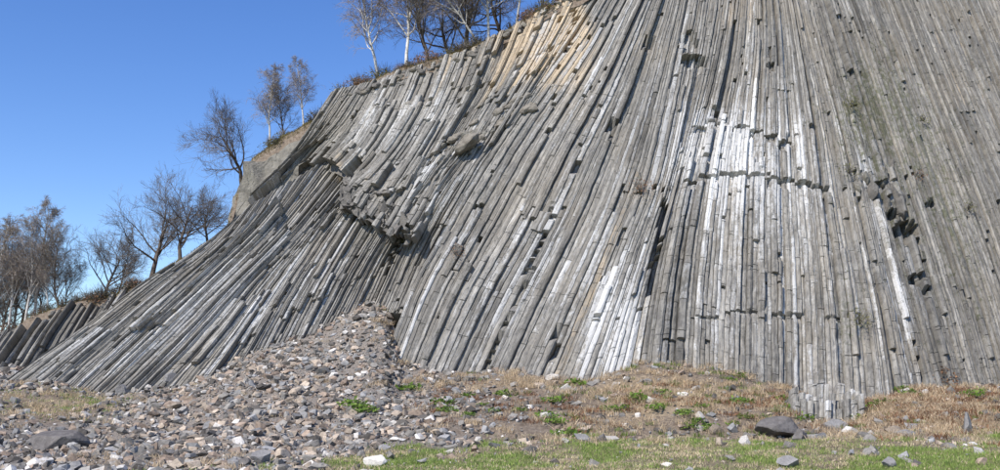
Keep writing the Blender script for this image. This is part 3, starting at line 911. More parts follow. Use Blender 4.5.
HP = np.zeros((len(HX), len(rows), 3))
for j, (dy, dz) in enumerate(rows):
    b = at(HX, np.interp(HX, cx_, cy_), np.interp(HX, cx_, cd_) + .15)
    k = np.clip((b[:, 2] - 2) / 10, .15, 1)
    HP[:, j] = b
    HP[:, j, 1] += dy; HP[:, j, 0] *= (b[:, 1] + dy) / b[:, 1]
    HP[:, j, 2] += dz * (k if dz > .03 else 1)
HP += np.stack([0 * HP[..., 0], fbm(HP * 1.7, 3, 5) * .25, fbm(HP * 1.3, 4, 61) * .16], -1)
ni, nj = HP.shape[:2]
I = np.arange(ni * nj).reshape(ni, nj)
q = np.stack([I[:-1, :-1], I[1:, :-1], I[1:, 1:], I[:-1, 1:]], -1).reshape(-1, 4)
tn = np.zeros((ni, nj, 4)); tn[..., 0] = .1; tn[..., 1] = .18; tn[..., 2] = .1; tn[..., 3] = 1
o = link('hilltop', mesh_from('hilltop', HP.reshape(-1, 3) * K, q, M_SOIL, {'tone': ('FLOAT_COLOR', tn.reshape(-1, 4))}, True))
tag(o, 'wooded brown hilltop above the basalt cliff', None, None, 'structure')
def hill_at(x, back):
    """point on the hill (units), 'back' behind the crest at photo column x"""
    i = np.interp(x, HX, np.arange(len(HX))); j = np.interp(back, [r[0] for r in rows], np.arange(nj))
    i0 = int(min(i, ni - 2)); j0 = int(min(j, nj - 2)); a, b = i - i0, j - j0
    return (HP[i0, j0]*(1-a) + HP[i0+1, j0]*a)*(1-b) + (HP[i0, j0+1]*(1-a) + HP[i0+1, j0+1]*a)*b

# ------------------------------------------------------------------ loose stones
def stone_mesh(seed, n=11, flat=.5, mat=None):
    rr = np.random.default_rng(seed)
    bm = bmesh.new()
    k = 4 + n % 3
    w2 = rr.uniform(.55, .95)
    for zz in (-1, 1):
        sh = rr.normal(0, .12, 2); sc = rr.uniform(.65, 1.0)
        for i in range(k):
            a = 6.283 * (i + rr.uniform(-.28, .28)) / k
            bm.verts.new((.55 * sc * math.cos(a) + sh[0], .55 * w2 * sc * math.sin(a) + sh[1], zz * .5 * flat * rr.uniform(.45, 1.1)))
    bmesh.ops.convex_hull(bm, input=bm.verts[:])
    loose = [v for v in bm.verts if not v.link_faces]
    for v in loose: bm.verts.remove(v)
    bmesh.ops.triangulate(bm, faces=bm.faces[:])
    bm.verts.index_update()
    V = np.array([v.co for v in bm.verts]); Fc = np.array([[v.index for v in f.verts] for f in bm.faces])
    bm.free()
    return V, Fc
PROTO = [stone_mesh(100 + i, 7 + i % 4, [.4, .55, .75][i % 3]) for i in range(18)]

def rot_mats(rr, n, tilt=.6):
    a = rr.uniform(0, 2 * math.pi, n); b = rr.normal(0, tilt, n); c = rr.normal(0, tilt, n)
    ca, sa, cb, sb, c2, s2 = np.cos(a), np.sin(a), np.cos(b), np.sin(b), np.cos(c), np.sin(c)
    z = np.zeros(n); o1 = np.ones(n)
    Rz = np.stack([ca, -sa, z, sa, ca, z, z, z, o1], -1).reshape(n, 3, 3)
    Rx = np.stack([o1, z, z, z, cb, -sb, z, sb, cb], -1).reshape(n, 3, 3)
    Ry = np.stack([c2, z, s2, z, o1, z, -s2, z, c2], -1).reshape(n, 3, 3)
    return Rz @ Rx @ Ry

# area-weighted sampling of the ground
e1 = GP[1:, :-1] - GP[:-1, :-1]; e2 = GP[:-1, 1:] - GP[:-1, :-1]
AREA = np.linalg.norm(np.cross(e1, e2), axis=-1)
def sample_ground(rr, n, weight):
    w = (AREA * weight[:-1, :-1]).ravel(); w = w / w.sum()
    k = rr.choice(len(w), n, p=w)
    i, j = np.divmod(k, GP.shape[1] - 1)
    a, b = rr.random(n)[:, None], rr.random(n)[:, None]
    p = (GP[i, j]*(1-a) + GP[i+1, j]*a)*(1-b) + (GP[i, j+1]*(1-a) + GP[i+1, j+1]*a)*b
    return p
def ground_point(x, y):
    """nearest visible ground point for a photo pixel"""
    i = int(np.argmin(np.abs(GX - x)))
    m = GR[i] > -1
    jj = np.where(m)[0]
    j = jj[np.argmin(np.abs(GPY[i, jj] - y))]
    return GP[i, j].copy()

INFR = (GPX > -60) & (GPX < 1060) & (GPY < 485) & (GR < 5.4)
STONE_COLS = {'grey': (.225, .21, .19), 'dark': (.105, .095, .085), 'pale': (.50, .47, .43), 'tan': (.37, .305, .24), 'bluish': (.255, .25, .245), 'rusty': (.265, .205, .16)}
SM = {k: mat_rock('stone_' + k, tuple(np.array(v) * .8), tuple(np.array(v) * 1.2), tuple(np.array(v) * .6), True, 3.0) for k, v in STONE_COLS.items()}
CK = list(STONE_COLS)
def stone_probs(x, y):
    tanp = .12 + .38 * np.clip(np.exp(-((x - 270) / 110) ** 2 - ((y - 425) / 40) ** 2), 0, 1)
    return np.array([.32, .17, .10, tanp, .15, .13 + tanp * .35])

rq = np.random.default_rng(3)
# stuff: the thousands of small ones
def rubble_mass(name, label, n, weight, smin, smax, rr, power=2.2):
    p = sample_ground(rr, n, weight)
    X, Yp = proj(p)
    size = smin + (smax - smin) * rr.random(n) ** power
    R = rot_mats(rr, n)
    pr = rr.integers(0, len(PROTO), n)
    Vs, Fs, Ts, off = [], [], [], 0
    el = rr.uniform(.8, 1.5, n)
    for k in range(len(PROTO)):
        ii = np.where(pr == k)[0]
        if not len(ii): continue
        V, Fc = PROTO[k]
        W = np.einsum('nij,vj->nvi', R[ii], V) * size[ii][:, None, None]
        W[..., 0] *= el[ii][:, None]
        W = W + p[ii][:, None, :]
        W[..., 2] += (size[ii] * .12)[:, None]
        nv = len(V)
        f = Fc[None] + (np.arange(len(ii)) * nv)[:, None, None] + off
        Vs.append(W.reshape(-1, 3)); Fs.append(f.reshape(-1, 3)); off += nv * len(ii)
        cols = []
        for q_ in ii:
            pb = stone_probs(X[q_], Yp[q_]); pb = pb / pb.sum()
            c = np.array(STONE_COLS[CK[rr.choice(6, p=pb)]]) * rr.uniform(.7, 1.3)
            cols.append(np.r_[c, 1])
        Ts.append(np.repeat(np.array(cols)[:, None, :], nv, 1).reshape(-1, 4))
    me = mesh_from(name, np.concatenate(Vs) * K, np.concatenate(Fs), M_RUBBLE, {'tone': ('FLOAT_COLOR', np.concatenate(Ts))})
    tag(link(name, me), label, 'rubble', None, 'stuff')
wst = s_ ** 1.3 * INFR * (GR > -.4)
rubble_mass('rubble', 'loose broken basalt rubble covering the scree slope', 13000, wst, .06, .29, rq, 2.8)
rubble_mass('gravel', 'small stone chips scattered between the rubble', 8000, (s_ + .06) * INFR * (GR > .2), .03, .09, rq, 1.4)

# the larger ones, each a thing
PM = {}
def stone(p, size, k, colk, rr, label, group, el=1.0):
    key = (k, colk)
    if key not in PM:
        V, Fc = PROTO[k]
        PM[key] = mesh_from('loose_stone', V * K, Fc, SM[colk])
    o = link('loose_stone', PM[key], None, tuple(np.array([p[0], p[1], p[2] + size * .1]) * K))
    o.rotation_euler = (rr.normal(0, .4), rr.normal(0, .4), rr.uniform(0, 6.28))
    o.scale = (size * el, size, size * rr.uniform(.8, 1.1))
    tag(o, label, 'stone', group)
    return o
CN = {'grey': 'grey', 'dark': 'dark grey', 'pale': 'pale', 'tan': 'tan', 'bluish': 'bluish grey', 'rusty': 'rusty brown'}
P1 = sample_ground(rq, 205, wst * (GR < 4.9) * (GPX > -5) * (GPX < 1005) * (GPY < 470))
P2 = sample_ground(rq, 66, INFR * (GPX > 420) * (GPX < 1005) * (GR > .8) * (GR < 4.6) * (GPY < 470))
P3 = sample_ground(rq, 22, INFR * (GPX > 250) * (GPX < 1005) * (GR > .1) * (GR < 1.0) * (GPY < 468) * (.3 + (GPX > 740)))
for p, where, grp in [(p, 'lying on the scree slope', 'stones on the scree') for p in P1] + [(p, 'on the grassy mound below the wall', 'stones on the mound') for p in P2] + [(p, 'at the edge of the green meadow', 'stones on the meadow') for p in P3]:
    x, y = proj(p)
    pb = stone_probs(x, y)
    if 'scree' not in where: pb = np.array([.35, .12, .3, .12, .2, .03])
    c = CK[rq.choice(6, p=pb / pb.sum())]
    stone(p, rq.uniform(.2, .36), int(rq.integers(len(PROTO))), c, rq, f'{CN[c]} angular stone {where}', f'{CN[c]} {grp}', rq.uniform(.9, 1.4))

# the big ones that can be singled out
M_BOUL = mat_rock('boulder_rock', (.11, .10, .095), (.19, .175, .165), (.075, .07, .066), scale=1.2)
M_BOUL2 = mat_rock('boulder_grey', (.20, .19, .185), (.30, .29, .28), (.13, .125, .12), scale=1.2)
def big(x, y, dims, seed, mat, label, rot=(0, 0, 0), lift=.2, cat='boulder', cuts=10):
    p = ground_point(x, y)
    o = boulder('boulder', tuple(np.array(dims) * K), seed, mat, cuts, 4, .03, None, tuple((p + np.array([0, 0, dims[2] * lift])) * K), rot)
    tag(o, label, cat); return o
big(50, 452, (1.35, .9, .72), 4, M_BOUL, 'dark broad slab-like boulder at the foot of the scree', (.1, .12, .2), .25)
big(777, 437, (1.15, .7, .62), 9, M_BOUL, 'dark grey rounded boulder at the meadow edge below the broken column stubs', (0, -.1, .1), .3)
big(800, 441, (.40, .35, .42), 19, M_BOUL, 'small dark boulder leaning against the end of the rounded boulder', (.1, .2, .5), .25)
big(972, 434, (.24, .2, .6), 21, M_BOUL2, 'upright pointed grey stone standing in the dry grass', (.05, -.12, .3), .35, 'standing stone')
big(838, 428, (.7, .4, .30), 33, M_BOUL2, 'flat grey slab with white patches lying below the column stubs', (.2, .2, -.3), .25, 'slab')
big(908, 436, (.75, .35, .26), 35, M_BOUL2, 'long low grey slab at the meadow edge in front of the dry grass', (.1, .1, .2), .25, 'slab')
big(262, 462, (.42, .35, .33), 41, M_BOUL2, 'squarish grey block at the foot of the scree', (.2, .1, .4), .3)
big(280, 460, (.36, .32, .30), 43, SM['tan'], 'tan rounded boulder beside the squarish grey block', (0, .1, 1), .3)
big(245, 466, (.34, .28, .22), 47, M_BOUL, 'dark wedge-shaped boulder beside the squarish grey block', (.3, .1, 2), .25)
big(552, 379, (.48, .3, .2), 51, SM['pale'], 'pale flat slab lying at the foot of the column wall', (.1, -.1, .1), .3, 'slab')
big(584, 442, (.45, .26, .26), 53, M_BOUL2, 'tilted grey slab at the grass edge in the middle of the slope', (.2, .5, .3), .3, 'slab')
big(545, 418, (.42, .28, .2), 57, SM['pale'], 'pale elongated boulder on the stony mound', (.1, -.2, .2), .3)
big(375, 466, (.48, .35, .26), 59, SM['pale'], 'pale broad boulder in the green grass', (.1, .1, .2), .3)
big(700, 418, (.3, .25, .22), 61, SM['pale'], 'pale small boulder among the dry grass tufts', (.1, .3, .2), .3)
big(648, 384, (.34, .25, .2), 63, M_BOUL2, 'grey boulder near the top of the grassy mound', (.1, .1, .2), .3)
big(950, 378, (.42, .35, .42), 65, SM['tan'], 'tan boulder lodged in the brown bush at the wall foot', (.1, .1, .2), .5)
big(165, 385, (.55, .35, .5), 67, M_BOUL2, 'grey broken block leaning against the foot of the fan', (.2, .5, .2), .3)
big(118, 394, (.5, .35, .4), 69, M_BOUL2, 'grey knobbly block at the lowest end of the fan', (.2, .3, .9), .3)
big(890, 466, (.42, .32, .26), 71, M_BOUL2, 'grey blocky boulder lying in the short meadow grass', (.1, .1, .6), .3)
big(790, 466, (.5, .3, .22), 73, M_BOUL2, 'mottled grey boulder in the meadow before the rounded boulder', (.1, .1, .2), .3)

# ------------------------------------------------------------------ grass
def blades(name, label, P, hmin, hmax, width, lean, colA, colB, rr, cat='grass', clump=None):
    n = len(P)
    h = rr.uniform(hmin, hmax, n)
    a = rr.uniform(0, 2 * math.pi, n)
    d = np.stack([np.cos(a), np.sin(a), 0 * a], -1)
    b = rr.uniform(0, 2 * math.pi, n); ln = np.abs(rr.normal(0, lean, n)) * h
    ld = np.stack([np.cos(b), np.sin(b), 0 * b], -1) * ln[:, None]
    w = width * rr.uniform(.6, 1.4, n)[:, None]
    up = np.array([0, 0, 1.0])
    v0 = P - d * w / 2; v1 = P + d * w / 2
    m_ = P + up * (h * .6)[:, None] + ld * .4
    v2 = m_ + d * w * .38; v3 = m_ - d * w * .38
    v4 = P + up * (h * np.clip(1 - .25 * lean, .5, 1))[:, None] + ld
    V = np.stack([v0, v1, v2, v3, v4], 1).reshape(-1, 3)
    k = np.arange(n)[:, None] * 5
    tri = np.concatenate([k + np.array([[0, 1, 2]]), k + np.array([[0, 2, 3]]), k + np.array([[3, 2, 4]])])
    t = rr.random(n)[:, None]
    c = np.array(colA) * (1 - t) + np.array(colB) * t
    c = c * rr.uniform(.75, 1.25, n)[:, None]
    T = np.repeat(np.c_[c, np.ones(n)][:, None, :], 5, 1).reshape(-1, 4)
    me = mesh_from(name, V * K, tri, M_GRASS, {'tone': ('FLOAT_COLOR', T)})
    o = link(name, me); tag(o, label, cat, None, 'stuff'); return o

rgx = np.random.default_rng(13)
def clumped(n, weight, per, spread):
    c = sample_ground(rgx, max(1, n // per), weight)
    p = np.repeat(c, per, 0)
    p = p + np.c_[rgx.normal(0, spread, (len(p), 2)), np.zeros(len(p))]
    return p
patchy = sstep(-.12, .16, fbm(GP * np.array([.9, .9, 0]), 3, 44))
Pg = np.concatenate([sample_ground(rgx, 52000, g_ * INFR * (.12 + .88 * patchy)), clumped(26000, g_ * INFR, 30, .10)])
blades('meadow_grass', 'short green spring grass on the meadow edge', Pg, .03, .10, .012, .5, (.16, .25, .05), (.33, .39, .13), rgx)
Pd = np.concatenate([clumped(34000, (g_ * (1.05 - patchy) + .02) * INFR, 45, .14), sample_ground(rgx, 9000, g_ * INFR)])
blades('straw_grass', 'straw-coloured dead blades among the green grass', Pd, .03, .10, .012, .9, (.48, .39, .24), (.64, .54, .36), rgx)
Pd = clumped(50000, (d_ ** 1.3) * INFR * (GR < 5.2), 60, .13)
blades('dry_grass', 'tan dry grass tufts on the mound below the wall', Pd, .08, .27, .011, 1.0, (.44, .33, .21), (.68, .55, .38), rgx)
w_r = np.exp(-((GPX - 940) / 70) ** 2 - ((GPY - 410) / 18) ** 2) + .5 * np.exp(-((GPX - 790) / 40) ** 2 - ((GPY - 408) / 10) ** 2) + .25 * np.exp(-((GPX - 600) / 150) ** 2 - ((GPY - 408) / 16) ** 2)
Pd = clumped(16000, w_r * INFR, 40, .16)
blades('dead_bracken', 'reddish brown dead bracken on the mound', Pd, .06, .22, .018, 1.3, (.20, .10, .055), (.33, .19, .11), rgx, 'bracken')
Pg = clumped(9000, (np.exp(-((GPX - 690) / 130) ** 2 - ((GPY - 384) / 16) ** 2) + .5 * (GPX > 560) * (GR > 1) * (GR < 5)) * INFR, 40, .09)
blades('mound_grass', 'green grass tufts growing on the mound below the wall', Pg, .06, .16, .013, .5, (.10, .16, .035), (.22, .26, .08), rgx)

# green weeds, each a plant
def leaf_clump(name, n, rad, h, leaf, cols, seed, stems=0):
    rr = np.random.default_rng(seed)
    V, Fc, T = [], [], []
    for i in range(n):
        a = rr.uniform(0, 6.283); r = rad * rr.random() ** .6; z = h * rr.random() * (1 - .5 * (r / rad) ** 2)
        c = np.array([r * math.cos(a), r * math.sin(a), z])
        d = rr.normal(size=3); d[2] = abs(d[2]) * .5; d /= np.linalg.norm(d)
        e = np.cross(d, rr.normal(size=3)); e /= np.linalg.norm(e)
        l = leaf * rr.uniform(.6, 1.4)
        k = len(V)
        V += [c, c + d * l * .5 + e * l * .3, c + d * l, c + d * l * .5 - e * l * .3]
        Fc.append((k, k + 1, k + 2, k + 3))
        cc = np.array(cols[0]) + (np.array(cols[1]) - np.array(cols[0])) * rr.random()
        T += [np.r_[cc * rr.uniform(.7, 1.3), 1]] * 4
    return mesh_from(name, np.array(V) * K, Fc, M_BUD, {'tone': ('FLOAT_COLOR', T)})
def stem_mesh(name, n, h, seed, mat, spread=.4, r=.006):
    rr = np.random.default_rng(seed)
    segs = []
    for i in range(n):
        a = rr.uniform(0, 6.283); d = np.array([math.cos(a) * spread * rr.random(), math.sin(a) * spread * rr.random(), 1.0])
        pts = [np.zeros(3), d * h * .5 + rr.normal(0, .03, 3) * h, d * h * rr.uniform(.7, 1.1) + rr.normal(0, .06, 3) * h]
        segs.append((np.array(pts), np.array([r, r * .7, r * .3])))
    V, Fc = tubes(segs, 3)
    return mesh_from(name, V * K, Fc, mat)
def tubes_b(P, R, sides):
    """P (N,n,3) centre lines, R (N,n) radii -> V, quads"""
    N, n = P.shape[:2]
    ang = np.arange(sides) * 2 * math.pi / sides
    d = np.empty_like(P); d[:, 1:-1] = P[:, 2:] - P[:, :-2]; d[:, 0] = P[:, 1] - P[:, 0]; d[:, -1] = P[:, -1] - P[:, -2]
    d /= np.linalg.norm(d, axis=-1, keepdims=True) + 1e-9
    ref = np.where(np.abs(d[:, :1, 2:3]) < .9, np.array([0, 0, 1.0]), np.array([1.0, 0, 0]))
    u = np.cross(d, np.broadcast_to(ref, d.shape)); u /= np.linalg.norm(u, axis=-1, keepdims=True) + 1e-9
    v = np.cross(d, u)
    ring = P[:, :, None] + (u[:, :, None] * np.cos(ang)[:, None] + v[:, :, None] * np.sin(ang)[:, None]) * R[:, :, None, None]
    I = np.arange(N * n * sides).reshape(N, n, sides)
    J = np.roll(I, -1, 2)
    q_ = np.stack([I[:, :-1], J[:, :-1], J[:, 1:], I[:, 1:]], -1).reshape(-1, 4)
    return ring.reshape(-1, 3), q_
def tubes(segs, sides):
    """segs: list of (points (n,3), radii (n,)) -> V, quads"""
    by = {}
    for p, r in segs: by.setdefault(len(p), []).append((p, r))
    return join_tubes([tubes_b(np.array([a for a, _ in L]), np.array([b for _, b in L]), sides) for L in by.values()])
def join_tubes(L):
    Vs, Fs, o = [], [], 0
    for V, q_ in L:
        Vs.append(V); Fs.append(q_ + o); o += len(V)
    return np.concatenate(Vs), np.concatenate(Fs)

WEED = [leaf_clump('leaves', 110, .20, .13, .06, ((.10, .19, .03), (.22, .30, .07)), 200 + i) for i in range(4)]
WSTEM = [stem_mesh('stems', 7, .13, 300 + i, M_TWIG, .8, .004) for i in range(2)]
rw = np.random.default_rng(17)
spots = [(442,405),(468,398),(447,412),(470,416),(484,406),(496,413),(520,412),(548,416),(553,404),(610,410),(616,412),(622,409),(664,394),(686,416),(702,408),(699,425),(712,430),(738,404),(745,403),(748,419),(734,426),(788,402),(790,410),(794,404),(808,420),(858,412),(880,408),(888,404),(860,420),(352,407),(362,412),(410,390),(506,396),(552,424),(567,437),(575,386),(742,378),(733,382),(815,388),(690,428),(640,400),(656,410),(908,390),(915,394),(984,392),(978,396),(998,372)]
for (x, y) in spots:
    p = ground_point(x, y); s = rw.uniform(1.0, 1.8)
    if x > 540:
        wl, wg = 'low bright green leafy weed on the grassy mound', 'weeds on the mound'
    else:
        wl, wg = 'low bright green leafy weed among the scree stones', 'weeds on the scree'
    e = link('weed', None, None, tuple(p * K)); tag(e, wl, 'weed', wg)
    e.rotation_euler = (0, 0, rw.uniform(0, 6.28)); e.scale = (s * 1.2, s, s)
    link('leaves', WEED[int(rw.integers(4))], e); link('stems', WSTEM[int(rw.integers(2))], e)

# brown bushes and small shrubs growing from the rock
def shrub(name, p, h, rad, nl, cols, seed, label, leaf=.05, ns=26, mat=None, out=0.0):
    e = link(name, None, None, tuple(np.array(p) * K)); tag(e, label, 'shrub')
    link('stems', stem_mesh('stems', ns, h, seed, mat or M_TWIG, rad / h, .006), e)
    if nl: link('leaves', leaf_clump('leaves', nl, rad, h, leaf, cols, seed + 1), e)
    if out: e.rotation_euler = (out, 0, 0)
    return e
BR = ((.20, .10, .055), (.36, .22, .13)); OL = ((.12, .13, .05), (.24, .22, .09))
shrub('bush', ground_point(950, 388), .75, .55, 240, BR, 501, 'reddish brown bush at the foot of the wall', .09, 50)
for (x, y, h, r, nl, c, lab) in [
    (858, 322, .6, .45, 200, OL, 'thin olive shrub rooted low on the column wall'),
    (851, 106, .45, .4, 150, OL, 'small olive shrub rooted high on the column wall'),
    (848, 172, .4, .4, 140, OL, 'olive tuft above the broken notch in the wall'),
    (916, 176, .35, .35, 110, BR, 'brown tuft at the top of the broken notch'),
    (456, 254, .5, .35, 70, BR, 'small dark twiggy bush on the smooth wall near the fan'),
    (640, 190, .55, .5, 170, BR, 'brown dry bush on the ledge above the pale column bundle'),
    (406, 240, .3, .2, 90, OL, 'green tuft in the corner where fan meets wall'),
    (380, 312, .35, .3, 120, OL, 'green tuft at the top of the scree beside the wall'),
    (967, 208, .35, .3, 100, OL, 'pale olive tuft on the right flank of the column wall'),
    (922, 120, .3, .3, 80, OL, 'faint olive tuft amid the finer columns of the wall')]:
    p = on_surface(x, y, surf_main if x > 410 else surf_fan) + np.array([0, -.08, -.1])
    shrub('shrub', p, h, r, nl, c, int(x * 7 + y), lab, .055, 26, None, .6)

# ------------------------------------------------------------------ trees
def grow_tree(seed, H, kind):
    """returns trunk segs and twig segs (metres), tips; kind: birch, oak, bushy"""
    rr = np.random.default_rng(seed)
    thick, thin, t3 = [], [], []
    P = {'birch': dict(n1=24, l1=.50, up1=.7, a1=(.5, 1.0), n2=11, n3=10, droop=-.45, r0=.013, start=.25, lean=.06),
         'oak':   dict(n1=14, l1=.72, up1=.28, a1=(.65, 1.3), n2=12, n3=11, droop=.2, r0=.024, start=.22, lean=.08),
         'bushy': dict(n1=20, l1=.55, up1=.6, a1=(.5, 1.0), n2=10, n3=11, droop=.15, r0=.015, start=.12, lean=.08)}[kind]
    def path(p, d, L, n, wander, trop):
        pts = [p]; d = d / np.linalg.norm(d)
        for i in range(n):
            d = d + rr.normal(0, wander, 3) + np.array([0, 0, trop]) / n
            d /= np.linalg.norm(d); pts.append(pts[-1] + d * L / n)
        return np.array(pts)
    def perp(d, ang, az):
        d = d / np.linalg.norm(d)
        ref = np.array([0, 0, 1.0]) if abs(d[2]) < .95 else np.array([1.0, 0, 0])
        u = np.cross(d, ref); u /= np.linalg.norm(u); v = np.cross(d, u)
        return d * math.cos(ang) + (u * math.cos(az) + v * math.sin(az)) * math.sin(ang)
    def sample(pts, f):
        x = f * (len(pts) - 1); i = int(min(x, len(pts) - 2)); a = x - i
        return pts[i] * (1 - a) + pts[i + 1] * a, pts[i + 1] - pts[i]
    ln = rr.normal(0, P['lean'], 2)
    tr = path(np.array([0, 0, -.15]), np.array([ln[0], ln[1], 1.0]), H * {'birch': 1.0, 'oak': .66, 'bushy': .8}[kind], 14, .055 if kind == 'birch' else .10, .25)
    R0 = H * P['r0']
    trr = R0 * (1 - np.linspace(0, 1, 15) * .9) ** (.8); trr[0] *= 1.35
    thick.append((tr, trr))
    az = rr.uniform(0, 6.28)
    for i in range(P['n1']):
        f = P['start'] + (1 - P['start']) * (i + rr.random()) / P['n1']
        f = min(f, .98)
        p, d = sample(tr, f)
        az += 2.4 + rr.normal(0, .4)
        L1 = H * P['l1'] * (1.0 - f * .5) * rr.uniform(.6, 1.1)
        if kind == 'birch': L1 = H * P['l1'] * (1.1 - .85 * f) * rr.uniform(.6, 1.1)
        b1 = path(p, perp(d, rr.uniform(*P['a1']), az), L1, 8, .13, P['up1'])
        r1 = min(np.interp(f, np.linspace(0, 1, 15), trr) * .55, R0 * .42)
        thick.append((b1, r1 * (1 - np.linspace(0, 1, 9) * .8)))
        for j in range(P['n2']):
            g = .2 + .8 * (j + rr.random()) / P['n2']; g = min(g, 1)
            p2, d2 = sample(b1, g)
            L2 = L1 * rr.uniform(.32, .65) * (1.15 - .5 * g)
            b2 = path(p2, perp(d2, rr.uniform(.4, .95), rr.uniform(0, 6.28)), L2, 5, .16, P['droop'] * .4 + .1)
            r2 = max(r1 * .34 * (1 - .5 * g), .008)
            thin.append((b2, r2 * (1 - np.linspace(0, 1, 6) * .7)))
            e = np.minimum(.15 + .85 * (np.arange(P['n3']) + rr.random(P['n3'])) / P['n3'], .999)
            x = e * (len(b2) - 1); i_ = x.astype(int); a_ = (x - i_)[:, None]
            t3.append((b2[i_] * (1 - a_) + b2[i_ + 1] * a_, b2[i_ + 1] - b2[i_], np.full(P['n3'], L2)))
    p3, d3, l3 = [np.concatenate(c) for c in zip(*t3)]
    l3 = np.maximum(l3 * rr.uniform(.3, .6, len(l3)), .18)
    def batch(p, d, L, n, wander, trop, a0, a1):
        d = d / np.linalg.norm(d, axis=1, keepdims=True)
        w = rr.normal(size=d.shape); w -= d * (w * d).sum(1, keepdims=True); w /= np.linalg.norm(w, axis=1, keepdims=True)
        ang = rr.uniform(a0, a1, len(p))[:, None]
        d = d * np.cos(ang) + w * np.sin(ang)
        pts = [p]
        for _ in range(n):
            d = d + rr.normal(0, wander, d.shape) + np.array([0, 0, trop / n])
            d /= np.linalg.norm(d, axis=1, keepdims=True); pts.append(pts[-1] + d * (L / n)[:, None])
        return np.stack(pts, 1)
    B3 = batch(p3, d3, l3, 2, .2, P['droop'], .35, .9)
    k = rr.random(len(B3)) < .75
    B4 = batch(B3[k, 1], B3[k, 2] - B3[k, 1], l3[k] * .6, 1, .15, P['droop'], .4, .9)
    tips = [B3[:, 1:].reshape(-1, 3), B4[:, 1:].reshape(-1, 3)]
    twigs = [(B3, np.tile([.0065, .0058, .0035], (len(B3), 1))), (B4, np.tile([.0055, .003], (len(B4), 1)))]
    return thick, thin, twigs, np.concatenate(tips)

TREE_CACHE = {}
def make_tree(name, base, H, kind, seed, label, group=None, birch=False, buds=None, nbud=0, rz=0.0, tilt=(0, 0), cat='tree'):
    e = link(name, None, None, tuple(np.array(base) * K)); tag(e, label, cat, group)
    e.rotation_euler = (Matrix.Rotation(tilt[1], 3, 'Y') @ Matrix.Rotation(rz, 3, 'Z')).to_euler()
    H0 = 7.0
    key = (kind, birch, None if buds is None else buds[0], seed % 2)
    e.scale = (H / H0,) * 3
    if key in TREE_CACHE:
        a, b, c = TREE_CACHE[key]
        link('trunk', a, e); cr = link('crown', b, e)
        if c: link('buds', c, cr)['kind'] = 'stuff'
        return e
    H = H0
    thick, thin, twigs, tips = grow_tree(seed, H, kind)
    V, q_ = tubes(thick, 6)
    tk = link('trunk', mesh_from('trunk', V, q_, M_BIRCH if birch else M_BARK, None, True), e); bo = None
    V, q_ = join_tubes([tubes(thin, 3)] + [tubes_b(a, b, 3) for a, b in twigs])
    cr = link('crown', mesh_from('crown', V, q_, M_TWIG_B if birch else M_TWIG), e)
    if buds is not None and nbud:
        rr = np.random.default_rng(seed + 9)
        c = tips[rr.integers(0, len(tips), nbud)] + rr.normal(0, .05, (nbud, 3))
        a = rr.normal(size=(nbud, 3)); a /= np.linalg.norm(a, axis=1, keepdims=True)
        b = np.cross(a, rr.normal(size=(nbud, 3))); b /= np.linalg.norm(b, axis=1, keepdims=True)
        s = rr.uniform(.012, .03, nbud)[:, None]
        V = np.stack([c - a * s, c + b * s * .6, c + a * s, c - b * s * .6], 1).reshape(-1, 3)
        t = rr.random(nbud)[:, None]
        cc = (np.array(buds[0]) * (1 - t) + np.array(buds[1]) * t) * rr.uniform(.7, 1.3, nbud)[:, None]
        T = np.repeat(np.c_[cc, np.ones(nbud)][:, None, :], 4, 1).reshape(-1, 4)
        bo = link('buds', mesh_from('buds', V, np.arange(nbud * 4).reshape(-1, 4), M_BUD, {'tone': ('FLOAT_COLOR', T)}), cr); bo['kind'] = 'stuff'
    TREE_CACHE[key] = (tk.data, cr.data, bo.data if bo else None)
    return e

def px_h(x, back, pxh):
    """metres for a height of pxh photo pixels, standing 'back' behind the crest at x"""
    p = hill_at(x, back)
    return p, pxh / F_PX * p[1] * K
BUDG = ((.34, .32, .15), (.48, .42, .24)); BUDB = ((.32, .26, .20), (.44, .36, .28))
